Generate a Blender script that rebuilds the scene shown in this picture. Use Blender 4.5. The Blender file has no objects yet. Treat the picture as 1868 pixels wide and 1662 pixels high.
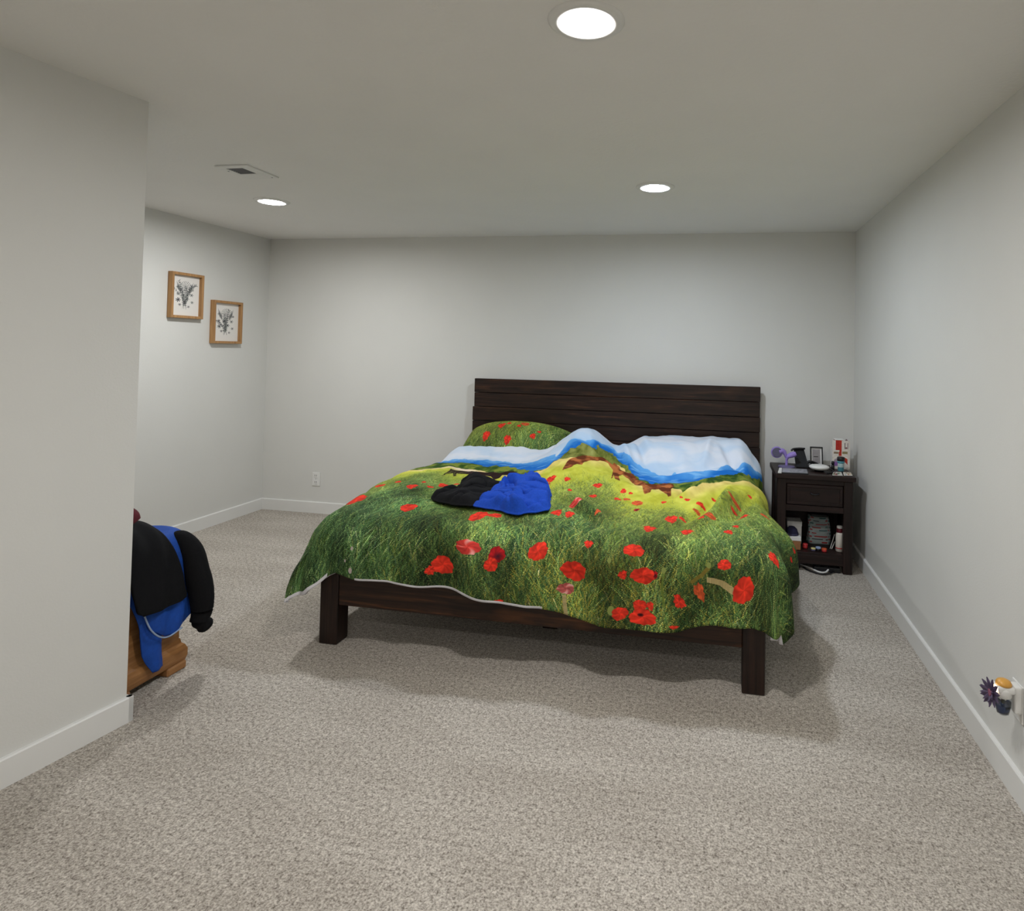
import bpy, bmesh, math, random
import numpy as np
from mathutils import Vector, Matrix

SC = bpy.context.scene
COL = SC.collection
random.seed(7)

# ------------------------------------------------------------------ camera, exposure, lamps
cam_d = bpy.data.cameras.new('camera')
cam_d.sensor_width = 36.0
cam_d.lens = 1136.0 * 36.0 / 1868.0
cam_d.shift_x = -160.0 / 1868.0
cam_d.shift_y = -214.9711 / 1868.0
cam_d.clip_start = 0.05
cam = bpy.data.objects.new('camera', cam_d)
COL.objects.link(cam)
CR = np.array([[0.98283, -0.18371, -0.01736], [0.18325, 0.98274, -0.02521], [0.02169, 0.0216, 0.99953]])
cam.matrix_world = Matrix(((CR[0, 0], CR[0, 2], -CR[0, 1], -1.0349),
                           (CR[1, 0], CR[1, 2], -CR[1, 1], -5.0031),
                           (CR[2, 0], CR[2, 2], -CR[2, 1], 1.4864),
                           (0, 0, 0, 1)))
SC.camera = cam
SC.view_settings.view_transform = 'Standard'
SC.view_settings.look = 'None'
SC.view_settings.exposure = 0.0
SC.view_settings.gamma = 1.0
SC.view_settings.use_curve_mapping = False
world = bpy.data.worlds.new('world')
SC.world = world
world.use_nodes = True
world.node_tree.nodes['Background'].inputs['Color'].default_value = (0.5, 0.5, 0.5, 1)
world.node_tree.nodes['Background'].inputs['Strength'].default_value = 0.0   # closed room
LAMP = 435.0                    # radiance of the recessed LED diffusers
LAMP_COL = (1.0, 0.982, 0.965)
LAMP_COOL = (0.89, 0.98, 1.11)
HC = 2.44                       # ceiling height
def disc_lamp(name, x, y, power, col):
    d = bpy.data.lights.new(name, 'AREA'); d.shape = 'DISK'; d.size = 0.17
    d.energy = power; d.color = col
    o = bpy.data.objects.new(name, d); COL.objects.link(o); o.location = (x, y, HC - 0.015)
    return o
# the two ceiling lights of the same row that hang behind the photographer
disc_lamp('ceiling_lamp_light', -1.42, -5.3, 20.0, LAMP_COL)
disc_lamp('ceiling_lamp_light', -1.42, -7.0, 20.0, LAMP_COL)

# ------------------------------------------------------------------ helpers
def lin(c):
    r = []
    for v in c[:3]:
        v = v / 255.0
        r.append(v / 12.92 if v <= 0.04045 else ((v + 0.055) / 1.055) ** 2.4)
    return (r[0], r[1], r[2], 1.0)

def new_mat(name):
    m = bpy.data.materials.new(name); m.use_nodes = True
    return m, m.node_tree, m.node_tree.nodes['Principled BSDF']

def mat(name, c, rough=0.55, var=0.06, scale=40.0, bump=0.0, metal=0.0, spec=0.4, c2=None, bscale=None):
    """Plain painted, plastic or cloth material with a slight procedural mottling."""
    m, nt, b = new_mat(name)
    tc = nt.nodes.new('ShaderNodeTexCoord')
    n = nt.nodes.new('ShaderNodeTexNoise'); n.inputs['Scale'].default_value = scale; n.inputs['Detail'].default_value = 4
    nt.links.new(tc.outputs['Object'], n.inputs['Vector'])
    r = nt.nodes.new('ShaderNodeValToRGB')
    a = lin(c); d = lin(c2) if c2 else tuple(min(1, x * (1 + var)) for x in a[:3]) + (1,)
    e = a if c2 else tuple(x * (1 - var) for x in a[:3]) + (1,)
    r.color_ramp.elements[0].position = 0.3; r.color_ramp.elements[0].color = e
    r.color_ramp.elements[1].position = 0.7; r.color_ramp.elements[1].color = d
    nt.links.new(n.outputs['Fac'], r.inputs['Fac'])
    nt.links.new(r.outputs['Color'], b.inputs['Base Color'])
    b.inputs['Roughness'].default_value = rough; b.inputs['Metallic'].default_value = metal
    b.inputs['Specular IOR Level'].default_value = spec
    if bump:
        n2 = nt.nodes.new('ShaderNodeTexNoise'); n2.inputs['Scale'].default_value = bscale or scale * 3; n2.inputs['Detail'].default_value = 5
        nt.links.new(tc.outputs['Object'], n2.inputs['Vector'])
        bp = nt.nodes.new('ShaderNodeBump'); bp.inputs['Strength'].default_value = bump; bp.inputs['Distance'].default_value = 0.004
        nt.links.new(n2.outputs['Fac'], bp.inputs['Height']); nt.links.new(bp.outputs['Normal'], b.inputs['Normal'])
    return m

def wood(name, axis, dark, mid, light, rough=0.42, knots=0.5, stretch=14.0):
    m, nt, b = new_mat(name)
    tc = nt.nodes.new('ShaderNodeTexCoord'); mp = nt.nodes.new('ShaderNodeMapping')
    sc = [stretch * 2.2] * 3; sc['xyz'.index(axis)] = 1.6
    mp.inputs['Scale'].default_value = sc
    nt.links.new(tc.outputs['Object'], mp.inputs['Vector'])
    n = nt.nodes.new('ShaderNodeTexNoise'); n.inputs['Scale'].default_value = 1.6; n.inputs['Detail'].default_value = 7
    n.inputs['Roughness'].default_value = 0.62; n.inputs['Distortion'].default_value = 0.5
    nt.links.new(mp.outputs['Vector'], n.inputs['Vector'])
    r = nt.nodes.new('ShaderNodeValToRGB'); el = r.color_ramp.elements
    el[0].position = 0.36; el[0].color = lin(dark); el[1].position = 0.58; el[1].color = lin(mid)
    e = el.new(0.78); e.color = lin(light)
    nt.links.new(n.outputs['Fac'], r.inputs['Fac'])
    mp2 = nt.nodes.new('ShaderNodeMapping'); s2 = [9.0] * 3; s2['xyz'.index(axis)] = 2.6
    mp2.inputs['Scale'].default_value = s2; nt.links.new(tc.outputs['Object'], mp2.inputs['Vector'])
    n2 = nt.nodes.new('ShaderNodeTexNoise'); n2.inputs['Scale'].default_value = 1.0; n2.inputs['Detail'].default_value = 3
    nt.links.new(mp2.outputs['Vector'], n2.inputs['Vector'])
    r2 = nt.nodes.new('ShaderNodeValToRGB'); r2.color_ramp.elements[0].position = 0.6; r2.color_ramp.elements[1].position = 0.75
    nt.links.new(n2.outputs['Fac'], r2.inputs['Fac'])
    mx = nt.nodes.new('ShaderNodeMix'); mx.data_type = 'RGBA'; mx.inputs['B'].default_value = lin(light)
    mm = nt.nodes.new('ShaderNodeMath'); mm.operation = 'MULTIPLY'; mm.inputs[1].default_value = knots
    nt.links.new(r2.outputs['Color'], mm.inputs[0]); nt.links.new(mm.outputs[0], mx.inputs['Factor'])
    nt.links.new(r.outputs['Color'], mx.inputs['A']); nt.links.new(mx.outputs['Result'], b.inputs['Base Color'])
    b.inputs['Roughness'].default_value = rough; b.inputs['Specular IOR Level'].default_value = 0.3
    bp = nt.nodes.new('ShaderNodeBump'); bp.inputs['Strength'].default_value = 0.25; bp.inputs['Distance'].default_value = 0.003
    nt.links.new(n.outputs['Fac'], bp.inputs['Height']); nt.links.new(bp.outputs['Normal'], b.inputs['Normal'])
    return m

def emit(name, c, s):
    m, nt, b = new_mat(name)
    b.inputs['Base Color'].default_value = (0.8, 0.8, 0.8, 1)
    b.inputs['Emission Color'].default_value = tuple(c) + (1,)
    b.inputs['Emission Strength'].default_value = s
    return m

def image_mat(name, arr, rough=0.7, bump=0.0, sheen=0.0, spec=0.3):
    """A flat print: pixels painted below in numpy, laid on the cloth or paper by its UVs."""
    h, w = arr.shape[:2]
    img = bpy.data.images.new(name, w, h)
    px = np.ones((h, w, 4), np.float32); px[..., :3] = np.clip(arr, 0, 1)
    img.pixels.foreach_set(px.ravel()); img.update(); img.pack()
    m, nt, b = new_mat(name)
    t = nt.nodes.new('ShaderNodeTexImage'); t.image = img
    nt.links.new(t.outputs['Color'], b.inputs['Base Color'])
    b.inputs['Roughness'].default_value = rough; b.inputs['Specular IOR Level'].default_value = spec
    if sheen: b.inputs['Sheen Weight'].default_value = sheen
    if bump:
        tc = nt.nodes.new('ShaderNodeTexCoord')
        n = nt.nodes.new('ShaderNodeTexNoise'); n.inputs['Scale'].default_value = 28; n.inputs['Detail'].default_value = 5
        nt.links.new(tc.outputs['Object'], n.inputs['Vector'])
        bp = nt.nodes.new('ShaderNodeBump'); bp.inputs['Strength'].default_value = bump; bp.inputs['Distance'].default_value = 0.01
        nt.links.new(n.outputs['Fac'], bp.inputs['Height']); nt.links.new(bp.outputs['Normal'], b.inputs['Normal'])
    return m

ORG = {}
def tag(o, label=None, cat=None, group=None, kind=None):
    if label: o['label'] = label
    if cat: o['category'] = cat
    if group: o['group'] = group
    if kind: o['kind'] = kind
    return o

def thing(name, loc, label, cat, group=None, rz=0.0):
    o = bpy.data.objects.new(name, None); COL.objects.link(o)
    o.location = loc; o.rotation_euler = (0, 0, rz); o.empty_display_size = 0.1
    ORG[o.name] = Vector(loc)
    return tag(o, label, cat, group)

def put(name, bm, m, parent=None, org=None, smooth=False, uv=None):
    """Link a bmesh given in world coordinates as one mesh object under its parent."""
    base = ORG[parent.name] if parent else Vector(org if org else (0, 0, 0))
    me = bpy.data.meshes.new(name)
    for v in bm.verts: v.co -= base
    bmesh.ops.recalc_face_normals(bm, faces=bm.faces[:])
    if smooth:
        for f in bm.faces: f.smooth = True
    bm.to_mesh(me); bm.free()
    for mm in (m if isinstance(m, (list, tuple)) else [m]): me.materials.append(mm)
    o = bpy.data.objects.new(name, me); COL.objects.link(o)
    if parent: o.parent = parent; ORG[o.name] = base
    else: o.location = base; ORG[o.name] = base
    return o

def BM(): return bmesh.new()

def add_box(bm, lo, hi, bev=0.0, mi=0, seg=1):
    b = bmesh.new()
    bmesh.ops.create_cube(b, size=1.0)
    for v in b.verts:
        v.co = Vector([lo[i] + (v.co[i] + 0.5) * (hi[i] - lo[i]) for i in range(3)])
    if bev: bmesh.ops.bevel(b, geom=b.edges[:], offset=bev, segments=seg, affect='EDGES', profile=0.5)
    join(bm, b, mi); return bm

def join(bm, b, mi=0, mtx=None):
    vm = {}
    for v in b.verts: vm[v] = bm.verts.new(mtx @ v.co if mtx else v.co)
    for f in b.faces:
        try:
            nf = bm.faces.new([vm[v] for v in f.verts]); nf.material_index = mi; nf.smooth = f.smooth
        except ValueError: pass
    b.free()

def add_lathe(bm, c, prof, n=24, axis='z', mi=0, smooth=True):
    """prof: list of (radius, height) from the bottom up around c."""
    c = Vector(c); rings = []
    for r, h in prof:
        ring = []
        for k in range(n):
            a = 2 * math.pi * k / n
            p = {'z': (r * math.cos(a), r * math.sin(a), h), 'x': (h, r * math.cos(a), r * math.sin(a)), 'y': (r * math.cos(a), h, r * math.sin(a))}[axis]
            ring.append(bm.verts.new(c + Vector(p)))
        rings.append(ring)
    for i in range(len(rings) - 1):
        for k in range(n):
            f = bm.faces.new([rings[i][k], rings[i][(k + 1) % n], rings[i + 1][(k + 1) % n], rings[i + 1][k]]); f.smooth = smooth; f.material_index = mi
    for ring in (rings[0], rings[-1]):
        f = bm.faces.new(ring); f.material_index = mi
    return bm

def add_tube(bm, pts, rad, n=8, mi=0, flat=1.0):
    """Tube through pts; rad is a number or one radius per point."""
    pts = [Vector(p) for p in pts]; rs = rad if isinstance(rad, (list, tuple)) else [rad] * len(pts)
    rings = []; up = Vector((0, 0, 1))
    for i, p in enumerate(pts):
        d = (pts[min(i + 1, len(pts) - 1)] - pts[max(i - 1, 0)]).normalized()
        a = d.cross(up)
        if a.length < 0.05: a = d.cross(Vector((0, 1, 0)))
        a.normalize(); b = a.cross(d).normalized()
        rings.append([bm.verts.new(p + (a * math.cos(2 * math.pi * k / n) + b * flat * math.sin(2 * math.pi * k / n)) * rs[i]) for k in range(n)])
    for i in range(len(rings) - 1):
        for k in range(n):
            f = bm.faces.new([rings[i][k], rings[i][(k + 1) % n], rings[i + 1][(k + 1) % n], rings[i + 1][k]]); f.smooth = True; f.material_index = mi
    for ring in (rings[0], rings[-1]):
        f = bm.faces.new(ring); f.material_index = mi
    return bm

def spline(pts, k=8):
    """Catmull-Rom through pts."""
    P = [np.array(p, float) for p in pts]; P = [2 * P[0] - P[1]] + P + [2 * P[-1] - P[-2]]; out = []
    for i in range(1, len(P) - 2):
        for j in range(k):
            t = j / k
            out.append(0.5 * ((2 * P[i]) + (-P[i - 1] + P[i + 1]) * t + (2 * P[i - 1] - 5 * P[i] + 4 * P[i + 1] - P[i + 2]) * t * t + (-P[i - 1] + 3 * P[i] - 3 * P[i + 1] + P[i + 2]) * t ** 3))
    out.append(P[-2]); return out

def grid_mesh(name, P, uv=None, m=None, parent=None, org=(0, 0, 0), smooth=True):
    """A mesh from a grid of points P[i, j] with per-vertex UVs."""
    ni, nj = P.shape[:2]
    idx = np.arange(ni * nj).reshape(ni, nj)
    q = np.stack([idx[:-1, :-1], idx[1:, :-1], idx[1:, 1:], idx[:-1, 1:]], -1).reshape(-1, 4)
    base = np.array(ORG[parent.name]) if parent else np.array(org)
    me = bpy.data.meshes.new(name)
    me.from_pydata((P.reshape(-1, 3) - base).tolist(), [], q.tolist())
    if smooth: me.polygons.foreach_set('use_smooth', np.ones(len(q), bool))
    if uv is not None:
        l = me.uv_layers.new(name='print')
        l.data.foreach_set('uv', uv.reshape(-1, 2)[q.ravel()].astype(np.float32).ravel())
    me.update()
    for mm in (m if isinstance(m, (list, tuple)) else [m]): me.materials.append(mm)
    o = bpy.data.objects.new(name, me); COL.objects.link(o)
    if parent: o.parent = parent
    else: o.location = org
    ORG[o.name] = Vector(base)
    return o

def solidify(o, t, off=-1.0, inner=None):
    s = o.modifiers.new('thickness', 'SOLIDIFY'); s.thickness = t; s.offset = off; s.use_even_offset = False
    if inner is not None: s.material_offset = inner; s.material_offset_rim = inner
    return o

# ------------------------------------------------------------------ cloth shape of the duvet
def sstep(a,b,x):
    t=np.clip((x-a)/(b-a),0,1); return t*t*(3-2*t)
def vnoise(x,y,seed=0):
    rs=np.random.RandomState(seed); T=rs.rand(256,256)*2-1
    xi=np.floor(x).astype(int); yi=np.floor(y).astype(int); fx=x-xi; fy=y-yi
    fx=fx*fx*fx*(fx*(fx*6-15)+10); fy=fy*fy*fy*(fy*(fy*6-15)+10)
    g=lambda a,b:T[a%256,b%256]
    return (g(xi,yi)*(1-fx)+g(xi+1,yi)*fx)*(1-fy)+(g(xi,yi+1)*(1-fx)+g(xi+1,yi+1)*fx)*fy
def fbm(x,y,seed=0,o=4):
    s=0;a=1.0
    for k in range(o): s=s+a*vnoise(x*2**k,y*2**k,seed+k); a*=.5
    return s
def seg(x,y,x0,y0,x1,y1):
    dx,dy=x1-x0,y1-y0; t=np.clip(((x-x0)*dx+(y-y0)*dy)/(dx*dx+dy*dy),0,1)
    return np.hypot(x-x0-t*dx,y-y0-t*dy),t
XL,XR,YF=-2.965,-.865,-2.09
OL,OR=.44,.43
def gauss(x,y,cx,cy,sx,sy): return np.exp(-((x-cx)/sx)**2-((y-cy)/sy)**2)
def head_y(s):                       # head-end edge of the duvet
    return -.40+.24*sstep(-2.36,-2.14,s)
def hem_len(s):                      # front overhang, as arc length past YF
    xs=[-3.4,-3.05,-2.95,-2.81,-2.59,-2.15,-1.8,-1.65,-1.36,-1.17,-1.03,-.8,-.7,-.4]
    es=[.45,.43,.40,.335,.36,.385,.41,.445,.46,.45,.42,.40,.39,.38]
    return np.interp(s,xs,es)
def top_z(x,y):
    z=np.full(np.broadcast(x,y).shape,.640)
    z=z+.025*sstep(0,.25,x-XL+.1)*sstep(0,.3,y-YF+.05)          # puffy filling
    z=z+.035*gauss(x,y,-2.95,-1.35,.3,.5)
    z=z+.075*sstep(-.62,-.36,y)*(1-sstep(-2.5,-2.2,x))            # left: leans on the bare pillow
    z=z+.235*gauss(x,y,-2.00,-.40,.23,.34)                       # bunched ridge
    z=z+.10*gauss(x,y,-1.93,-1.0,.27,.42)
    z=z+.185*np.exp(-((np.maximum(np.abs(x+1.2)-.33,0))/.17)**2)*sstep(-.78,-.34,y)   # covered pillow
    z=z-.02*gauss(x,y,-1.55,-.85,.22,.3)
    z=z+.045*gauss(x,y,-.9,-.95,.22,.4)
    return z
def roll(e,r,pm):
    a=np.clip(e/r,0,pm); f=np.maximum(e-r*pm,0)
    return r*np.sin(a)+f*np.cos(pm), r*(1-np.cos(a))+f*np.sin(pm)
CREASE=[(-1.86,-1.62,-1.58,-2.0,.03,-.022),(-1.85,-1.55,-1.52,-2.02,.03,.018),(-1.18,-1.95,-.98,-1.25,.032,-.03),(-1.10,-1.98,-.88,-1.3,.03,.026),
 (-.96,-1.85,-.80,-1.25,.03,-.026),(-1.02,-1.75,-.93,-1.2,.03,.024),(-1.25,-1.5,-1.02,-1.08,.03,.022),(-1.3,-1.45,-1.08,-1.05,.026,-.02),
 (-1.62,-.3,-1.5,-.62,.03,-.03),(-1.72,-.35,-1.58,-.75,.03,.022),(-.98,-.4,-.85,-.72,.03,-.028),(-1.06,-.3,-1.1,-.65,.03,.018),
 (-.88,-.55,-1.35,-.78,.028,-.02),(-.8,-.75,-1.45,-.9,.028,.02),(-2.05,-.62,-1.62,-.9,.03,.018),(-2.0,-.56,-1.6,-.8,.025,-.018),(-2.28,-.52,-2.08,-.3,.03,-.02)]
def duvet(ni=230,nj=230):
    sg=np.linspace(0,1,ni+1); b=np.linspace(0,1,nj+1)
    s=(XL-OL)+sg*((XR+OR)-(XL-OL)); S,B=np.meshgrid(s,b,indexing='ij')
    Y0=head_y(S); T=(Y0-YF)+hem_len(S); t=B*T; yy=Y0-t              # unfolded coordinate along the bed
    xl=XL+.10*sstep(1.5,2.15,-yy); xc=np.clip(S,xl,XR); yc=np.maximum(yy,YF)
    eL=np.maximum(xl-S,0)*OL/(xl-XL+OL); eR=np.maximum(S-XR,0); eF=np.maximum(YF-yy,0)
    es=eL+eR; e=np.maximum(es,eF); both=(es>0)&(eF>0)
    ph=np.where(e>0,np.arctan2(eF,np.maximum(es,1e-9)),0); ph=np.where(es<=0,np.pi/2,ph)
    h,D=roll(e,.145,1.50)
    cs,sn=np.cos(ph),np.sin(ph); corner=np.where(both,np.sin(2*ph),0)
    hx=h*cs; hy=h*sn+.05*corner*sstep(.05,.4,e)
    hx=hx+corner*sstep(.08,.42,e)*np.where(eL>0,.095,.03)
    x=xc+np.where(eL>0,-hx,hx*(eR>0)); y=yc-hy*(eF>0)
    D=D+.035*corner*sstep(.15,.42,e)
    z=top_z(np.clip(x,XL-.1,XR+.1),yc)-D
    x=x-.07*sstep(.12,.42,eL)*sstep(1.4,2.0,-yy)*(1-corner)
    # right side bulges at mid length, left hem too
    x=x+.10*gauss(S*0,y,0,-1.66,1,.24)*sstep(.05,.3,eR)
    hang=sstep(.02,.25,eF); side=sstep(.02,.25,eL+eR)
    y=y-hang*(.022*np.sin(S*9+1.0)+.014*np.sin(S*21+2)+.02*fbm(S*4,eF*3,5,3))
    x=x+(eR>0)*side*.02*np.sin(yy*11)-(eL>0)*side*(.018*np.sin(yy*9+1))
    w=.013*fbm(S*3.2+yy*1.3,yy*3.2,11,4)+.006*fbm(S*11+2*yy,yy*5,21,3)
    for x0,y0,x1,y1,wd,am in CREASE:
        d,tt=seg(S,yy,x0,y0,x1,y1); w=w+1.7*am*np.exp(-(d/wd)**2)*np.sin(np.pi*np.clip(tt,.04,.96))**.6
    z=z+w*(1-.7*np.maximum(hang,side))
    y=y-w*.8*hang
    z=np.maximum(z,.12)
    return S,yy,np.stack([x,y,z],-1)

# positions of the print on the unfolded cloth (across, along), metres
CURVE_A= [(-2.95, -0.565), (-2.728, -0.667), (-2.6, -0.575), (-2.356, -0.686), (-2.105, -0.951), (-2.111, -0.755), (-2.072, -0.588), (-2.009, -0.591), (-1.887, -0.57), (-1.781, -0.452), (-1.686, -0.547), (-1.58, -0.649), (-1.494, -0.671), (-1.422, -0.735), (-1.356, -0.874), (-1.3, -0.688), (-1.181, -0.834), (-1.069, -0.81), (-0.97, -0.608), (-0.874, -0.612), (-0.745, -0.56), (-0.62, -0.441)]
CURVE_B= [(-2.841, -0.783), (-2.742, -0.714), (-2.593, -0.817), (-2.389, -0.936), (-2.247, -1.043), (-2.092, -1.191), (-2.068, -1.063), (-2.075, -0.848), (-2.029, -0.762), (-1.96, -0.716), (-1.877, -0.619), (-1.762, -0.572), (-1.689, -0.638), (-1.616, -0.736), (-1.508, -0.981), (-1.418, -1.112), (-1.339, -1.047), (-1.234, -1.034), (-1.145, -1.025), (-1.069, -0.949), (-0.97, -0.822), (-0.897, -0.799), (-0.772, -0.693), (-0.567, -0.446)]
CURVE_C= [(-2.877, -1.22), (-2.847, -1.079), (-2.791, -0.905), (-2.606, -0.983), (-2.415, -1.091), (-2.167, -1.233), (-2.108, -1.19), (-2.062, -0.947), (-1.956, -0.98), (-1.907, -0.867), (-1.801, -0.805), (-1.699, -0.704), (-1.636, -0.743), (-1.468, -1.169), (-1.385, -1.169), (-1.286, -1.178), (-1.224, -1.219), (-1.161, -1.344), (-1.092, -1.237), (-0.973, -1.082), (-0.871, -1.011), (-0.765, -0.938), (-0.524, -0.445)]
HORSE_1= [(-1.956, -1.236), (-1.966, -1.135), (-1.969, -1.05), (-1.956, -0.988), (-1.933, -0.916), (-1.894, -0.834), (-1.841, -0.807), (-1.765, -0.791), (-1.722, -0.689), (-1.676, -0.721), (-1.616, -0.899), (-1.57, -0.853), (-1.514, -1.012), (-1.445, -1.143), (-1.382, -1.139), (-1.339, -1.041), (-1.28, -1.106), (-1.27, -1.157), (-1.286, -1.213), (-1.276, -1.348), (-1.29, -1.388), (-1.319, -1.306), (-1.359, -1.222), (-1.395, -1.282), (-1.395, -1.362), (-1.425, -1.396), (-1.435, -1.366), (-1.461, -1.209), (-1.508, -1.192), (-1.573, -1.032), (-1.62, -0.963), (-1.636, -1.013), (-1.597, -1.209), (-1.636, -1.166), (-1.669, -1.019), (-1.653, -1.163), (-1.656, -1.196), (-1.689, -0.925), (-1.735, -0.846), (-1.795, -0.831), (-1.841, -0.9), (-1.867, -1.001), (-1.87, -1.076), (-1.897, -1.08), (-1.913, -1.163), (-1.94, -1.206)]
HORSE_2= [(-2.732, -1.284), (-2.745, -1.177), (-2.781, -1.029), (-2.646, -0.999), (-2.59, -1.02), (-2.534, -1.032), (-2.415, -1.091), (-2.395, -1.039), (-2.342, -1.018), (-2.263, -1.13), (-2.22, -1.217), (-2.234, -1.248), (-2.207, -1.348), (-2.25, -1.319), (-2.309, -1.177), (-2.372, -1.158), (-2.372, -1.211), (-2.398, -1.24), (-2.451, -1.15), (-2.573, -1.084), (-2.606, -1.146), (-2.686, -1.145), (-2.669, -1.203), (-2.676, -1.223), (-2.712, -1.151), (-2.732, -1.216), (-2.725, -1.288)]
POPPY= [(-2.943, -1.914, 0.054, 0.072, 0, 0), (-2.583, -1.999, 0.041, 0.044, 0, 0), (-2.194, -2.022, 0.043, 0.067, 0, 0), (-2.118, -2.001, 0.04, 0.028, 0, 0), (-2.164, -2.259, 0.066, 0.032, 0, 2), (-2.293, -2.363, 0.051, 0.04, -15, 0), (-2.349, -2.386, 0.02, 0.02, 0, 0), (-2.012, -2.276, 0.036, 0.034, 20, 1), (-2.032, -2.318, 0.03, 0.029, 0, 0), (-1.821, -2.244, 0.045, 0.039, 35, 0), (-1.986, -2.479, 0.023, 0.009, 0, 0), (-2.847, -1.621, 0.015, 0.025, 0, 0), (-2.728, -1.682, 0.026, 0.066, 0, 0), (-2.946, -1.651, 0.03, 0.025, 0, 0), (-2.722, -1.549, 0.012, 0.023, 0, 0), (-2.616, -1.512, 0.026, 0.078, 0, 0), (-2.577, -1.414, 0.016, 0.079, 0, 0), (-2.646, -1.624, 0.018, 0.023, 0, 0), (-1.996, -1.359, 0.026, 0.048, 0, 0), (-2.002, -1.431, 0.018, 0.054, 0, 3), (-1.897, -1.358, 0.018, 0.024, 0, 0), (-1.847, -1.5, 0.013, 0.016, 0, 0), (-1.709, -1.362, 0.026, 0.028, 0, 0), (-1.706, -1.525, 0.021, 0.055, 0, 0), (-1.758, -1.711, 0.043, 0.022, 0, 2), (-1.554, -1.371, 0.017, 0.027, 0, 0), (-1.564, -1.53, 0.02, 0.047, 0, 0), (-1.517, -1.499, 0.02, 0.069, 0, 3), (-1.448, -1.562, 0.03, 0.051, 0, 3), (-1.508, -1.394, 0.013, 0.015, 0, 0), (-1.306, -1.515, 0.015, 0.024, 0, 0), (-1.214, -1.457, 0.01, 0.009, 0, 0), (-1.177, -1.467, 0.016, 0.028, 0, 0), (-1.102, -1.535, 0.026, 0.021, 0, 0), (-1.032, -1.382, 0.015, 0.014, 0, 0), (-0.92, -1.536, 0.036, 0.017, 0, 3), (-0.828, -1.313, 0.013, 0.017, 0, 0), (-1.821, -1.893, 0.026, 0.049, 0, 0), (-1.752, -1.9, 0.023, 0.033, 0, 0), (-1.607, -1.898, 0.016, 0.015, 0, 3), (-1.428, -1.751, 0.015, 0.023, 0, 1), (-1.237, -1.897, 0.028, 0.059, 0, 0), (-1.184, -1.864, 0.018, 0.03, 0, 0), (-1.121, -1.624, 0.021, 0.016, 0, 3), (-1.092, -1.904, 0.016, 0.12, 0, 0), (-1.052, -1.866, 0.033, 0.026, 0, 3), (-0.927, -1.627, 0.018, 0.02, 0, 0), (-0.887, -1.716, 0.028, 0.073, 0, 0), (-0.775, -1.626, 0.02, 0.045, 0, 3), (-0.927, -1.947, 0.015, 0.022, 0, 0), (-1.333, -2.015, 0.028, 0.04, 0, 0), (-1.154, -2.038, 0.026, 0.035, 0, 0), (-0.963, -2.007, 0.021, 0.033, 0, 0), (-1.593, -2.197, 0.02, 0.019, 0, 0), (-1.382, -2.212, 0.045, 0.028, 0, 0), (-0.983, -2.243, 0.03, 0.023, 25, 0), (-0.748, -2.17, 0.021, 0.058, 25, 0), (-0.593, -1.771, 0.015, 0.011, 0, 0), (-0.617, -1.697, 0.015, 0.029, 0, 0), (-1.653, -2.331, 0.056, 0.042, -10, 0), (-1.425, -2.319, 0.018, 0.019, 0, 0), (-1.336, -2.318, 0.053, 0.033, 8, 0), (-1.283, -2.305, 0.015, 0.016, 0, 1), (-1.689, -2.415, 0.038, 0.024, 0, 4), (-0.9, -2.343, 0.04, 0.058, -28, 0), (-1.432, -2.483, 0.035, 0.027, 10, 0), (-1.346, -2.448, 0.03, 0.024, 0, 0), (-1.333, -2.495, 0.058, 0.031, 0, 0), (-1.3, -2.446, 0.015, 0.019, 20, 0), (-1.174, -2.416, 0.021, 0.033, 35, 0), (-1.088, -2.373, 0.021, 0.039, 20, 3), (-1.194, -2.52, 0.02, 0.007, 0, 0)]
GARMENT_BLACK=[(-2.499, -1.889), (-2.542, -1.782), (-2.461, -1.694), (-2.511, -1.484), (-2.442, -1.432), (-2.358, -1.471), (-2.214, -1.521), (-2.184, -1.657), (-2.244, -1.803), (-2.251, -1.936), (-2.405, -1.934)]
GARMENT_BLUE=[(-2.267, -1.941), (-2.262, -1.774), (-2.234, -1.465), (-2.156, -1.443), (-2.137, -1.374), (-2.065, -1.352), (-2.008, -1.491), (-1.925, -1.651), (-1.862, -1.85), (-1.873, -1.931), (-1.979, -1.992), (-2.128, -1.969)]

# ------------------------------------------------------------------ flat prints, painted in numpy
def disc_pts(cx, cy, rx, ry, rot, W, H):
    R = int(max(rx, ry) * 1.3) + 2
    x0, x1, y0, y1 = max(int(cx) - R, 0), min(int(cx) + R + 1, W), max(int(cy) - R, 0), min(int(cy) + R + 1, H)
    if x1 <= x0 or y1 <= y0: return None
    X, Y = np.meshgrid(np.arange(x0, x1) - cx, np.arange(y0, y1) - cy)
    c, s = math.cos(rot), math.sin(rot)
    return (slice(y0, y1), slice(x0, x1)), (X * c + Y * s) / rx, (-X * s + Y * c) / ry

def in_poly(X, Y, poly):
    ins = np.zeros(X.shape, bool); n = len(poly)
    for i in range(n):
        x0, y0 = poly[i]; x1, y1 = poly[(i + 1) % n]
        if y0 == y1: continue
        c = ((y0 > Y) != (y1 > Y)) & (X < (x1 - x0) * (Y - y0) / (y1 - y0) + x0)
        ins ^= c
    return ins

def mixc(a, b, t): return a * (1 - t[..., None]) + b * t[..., None]
def rgb(*c): return np.array(c, float) / 255.0

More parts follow.
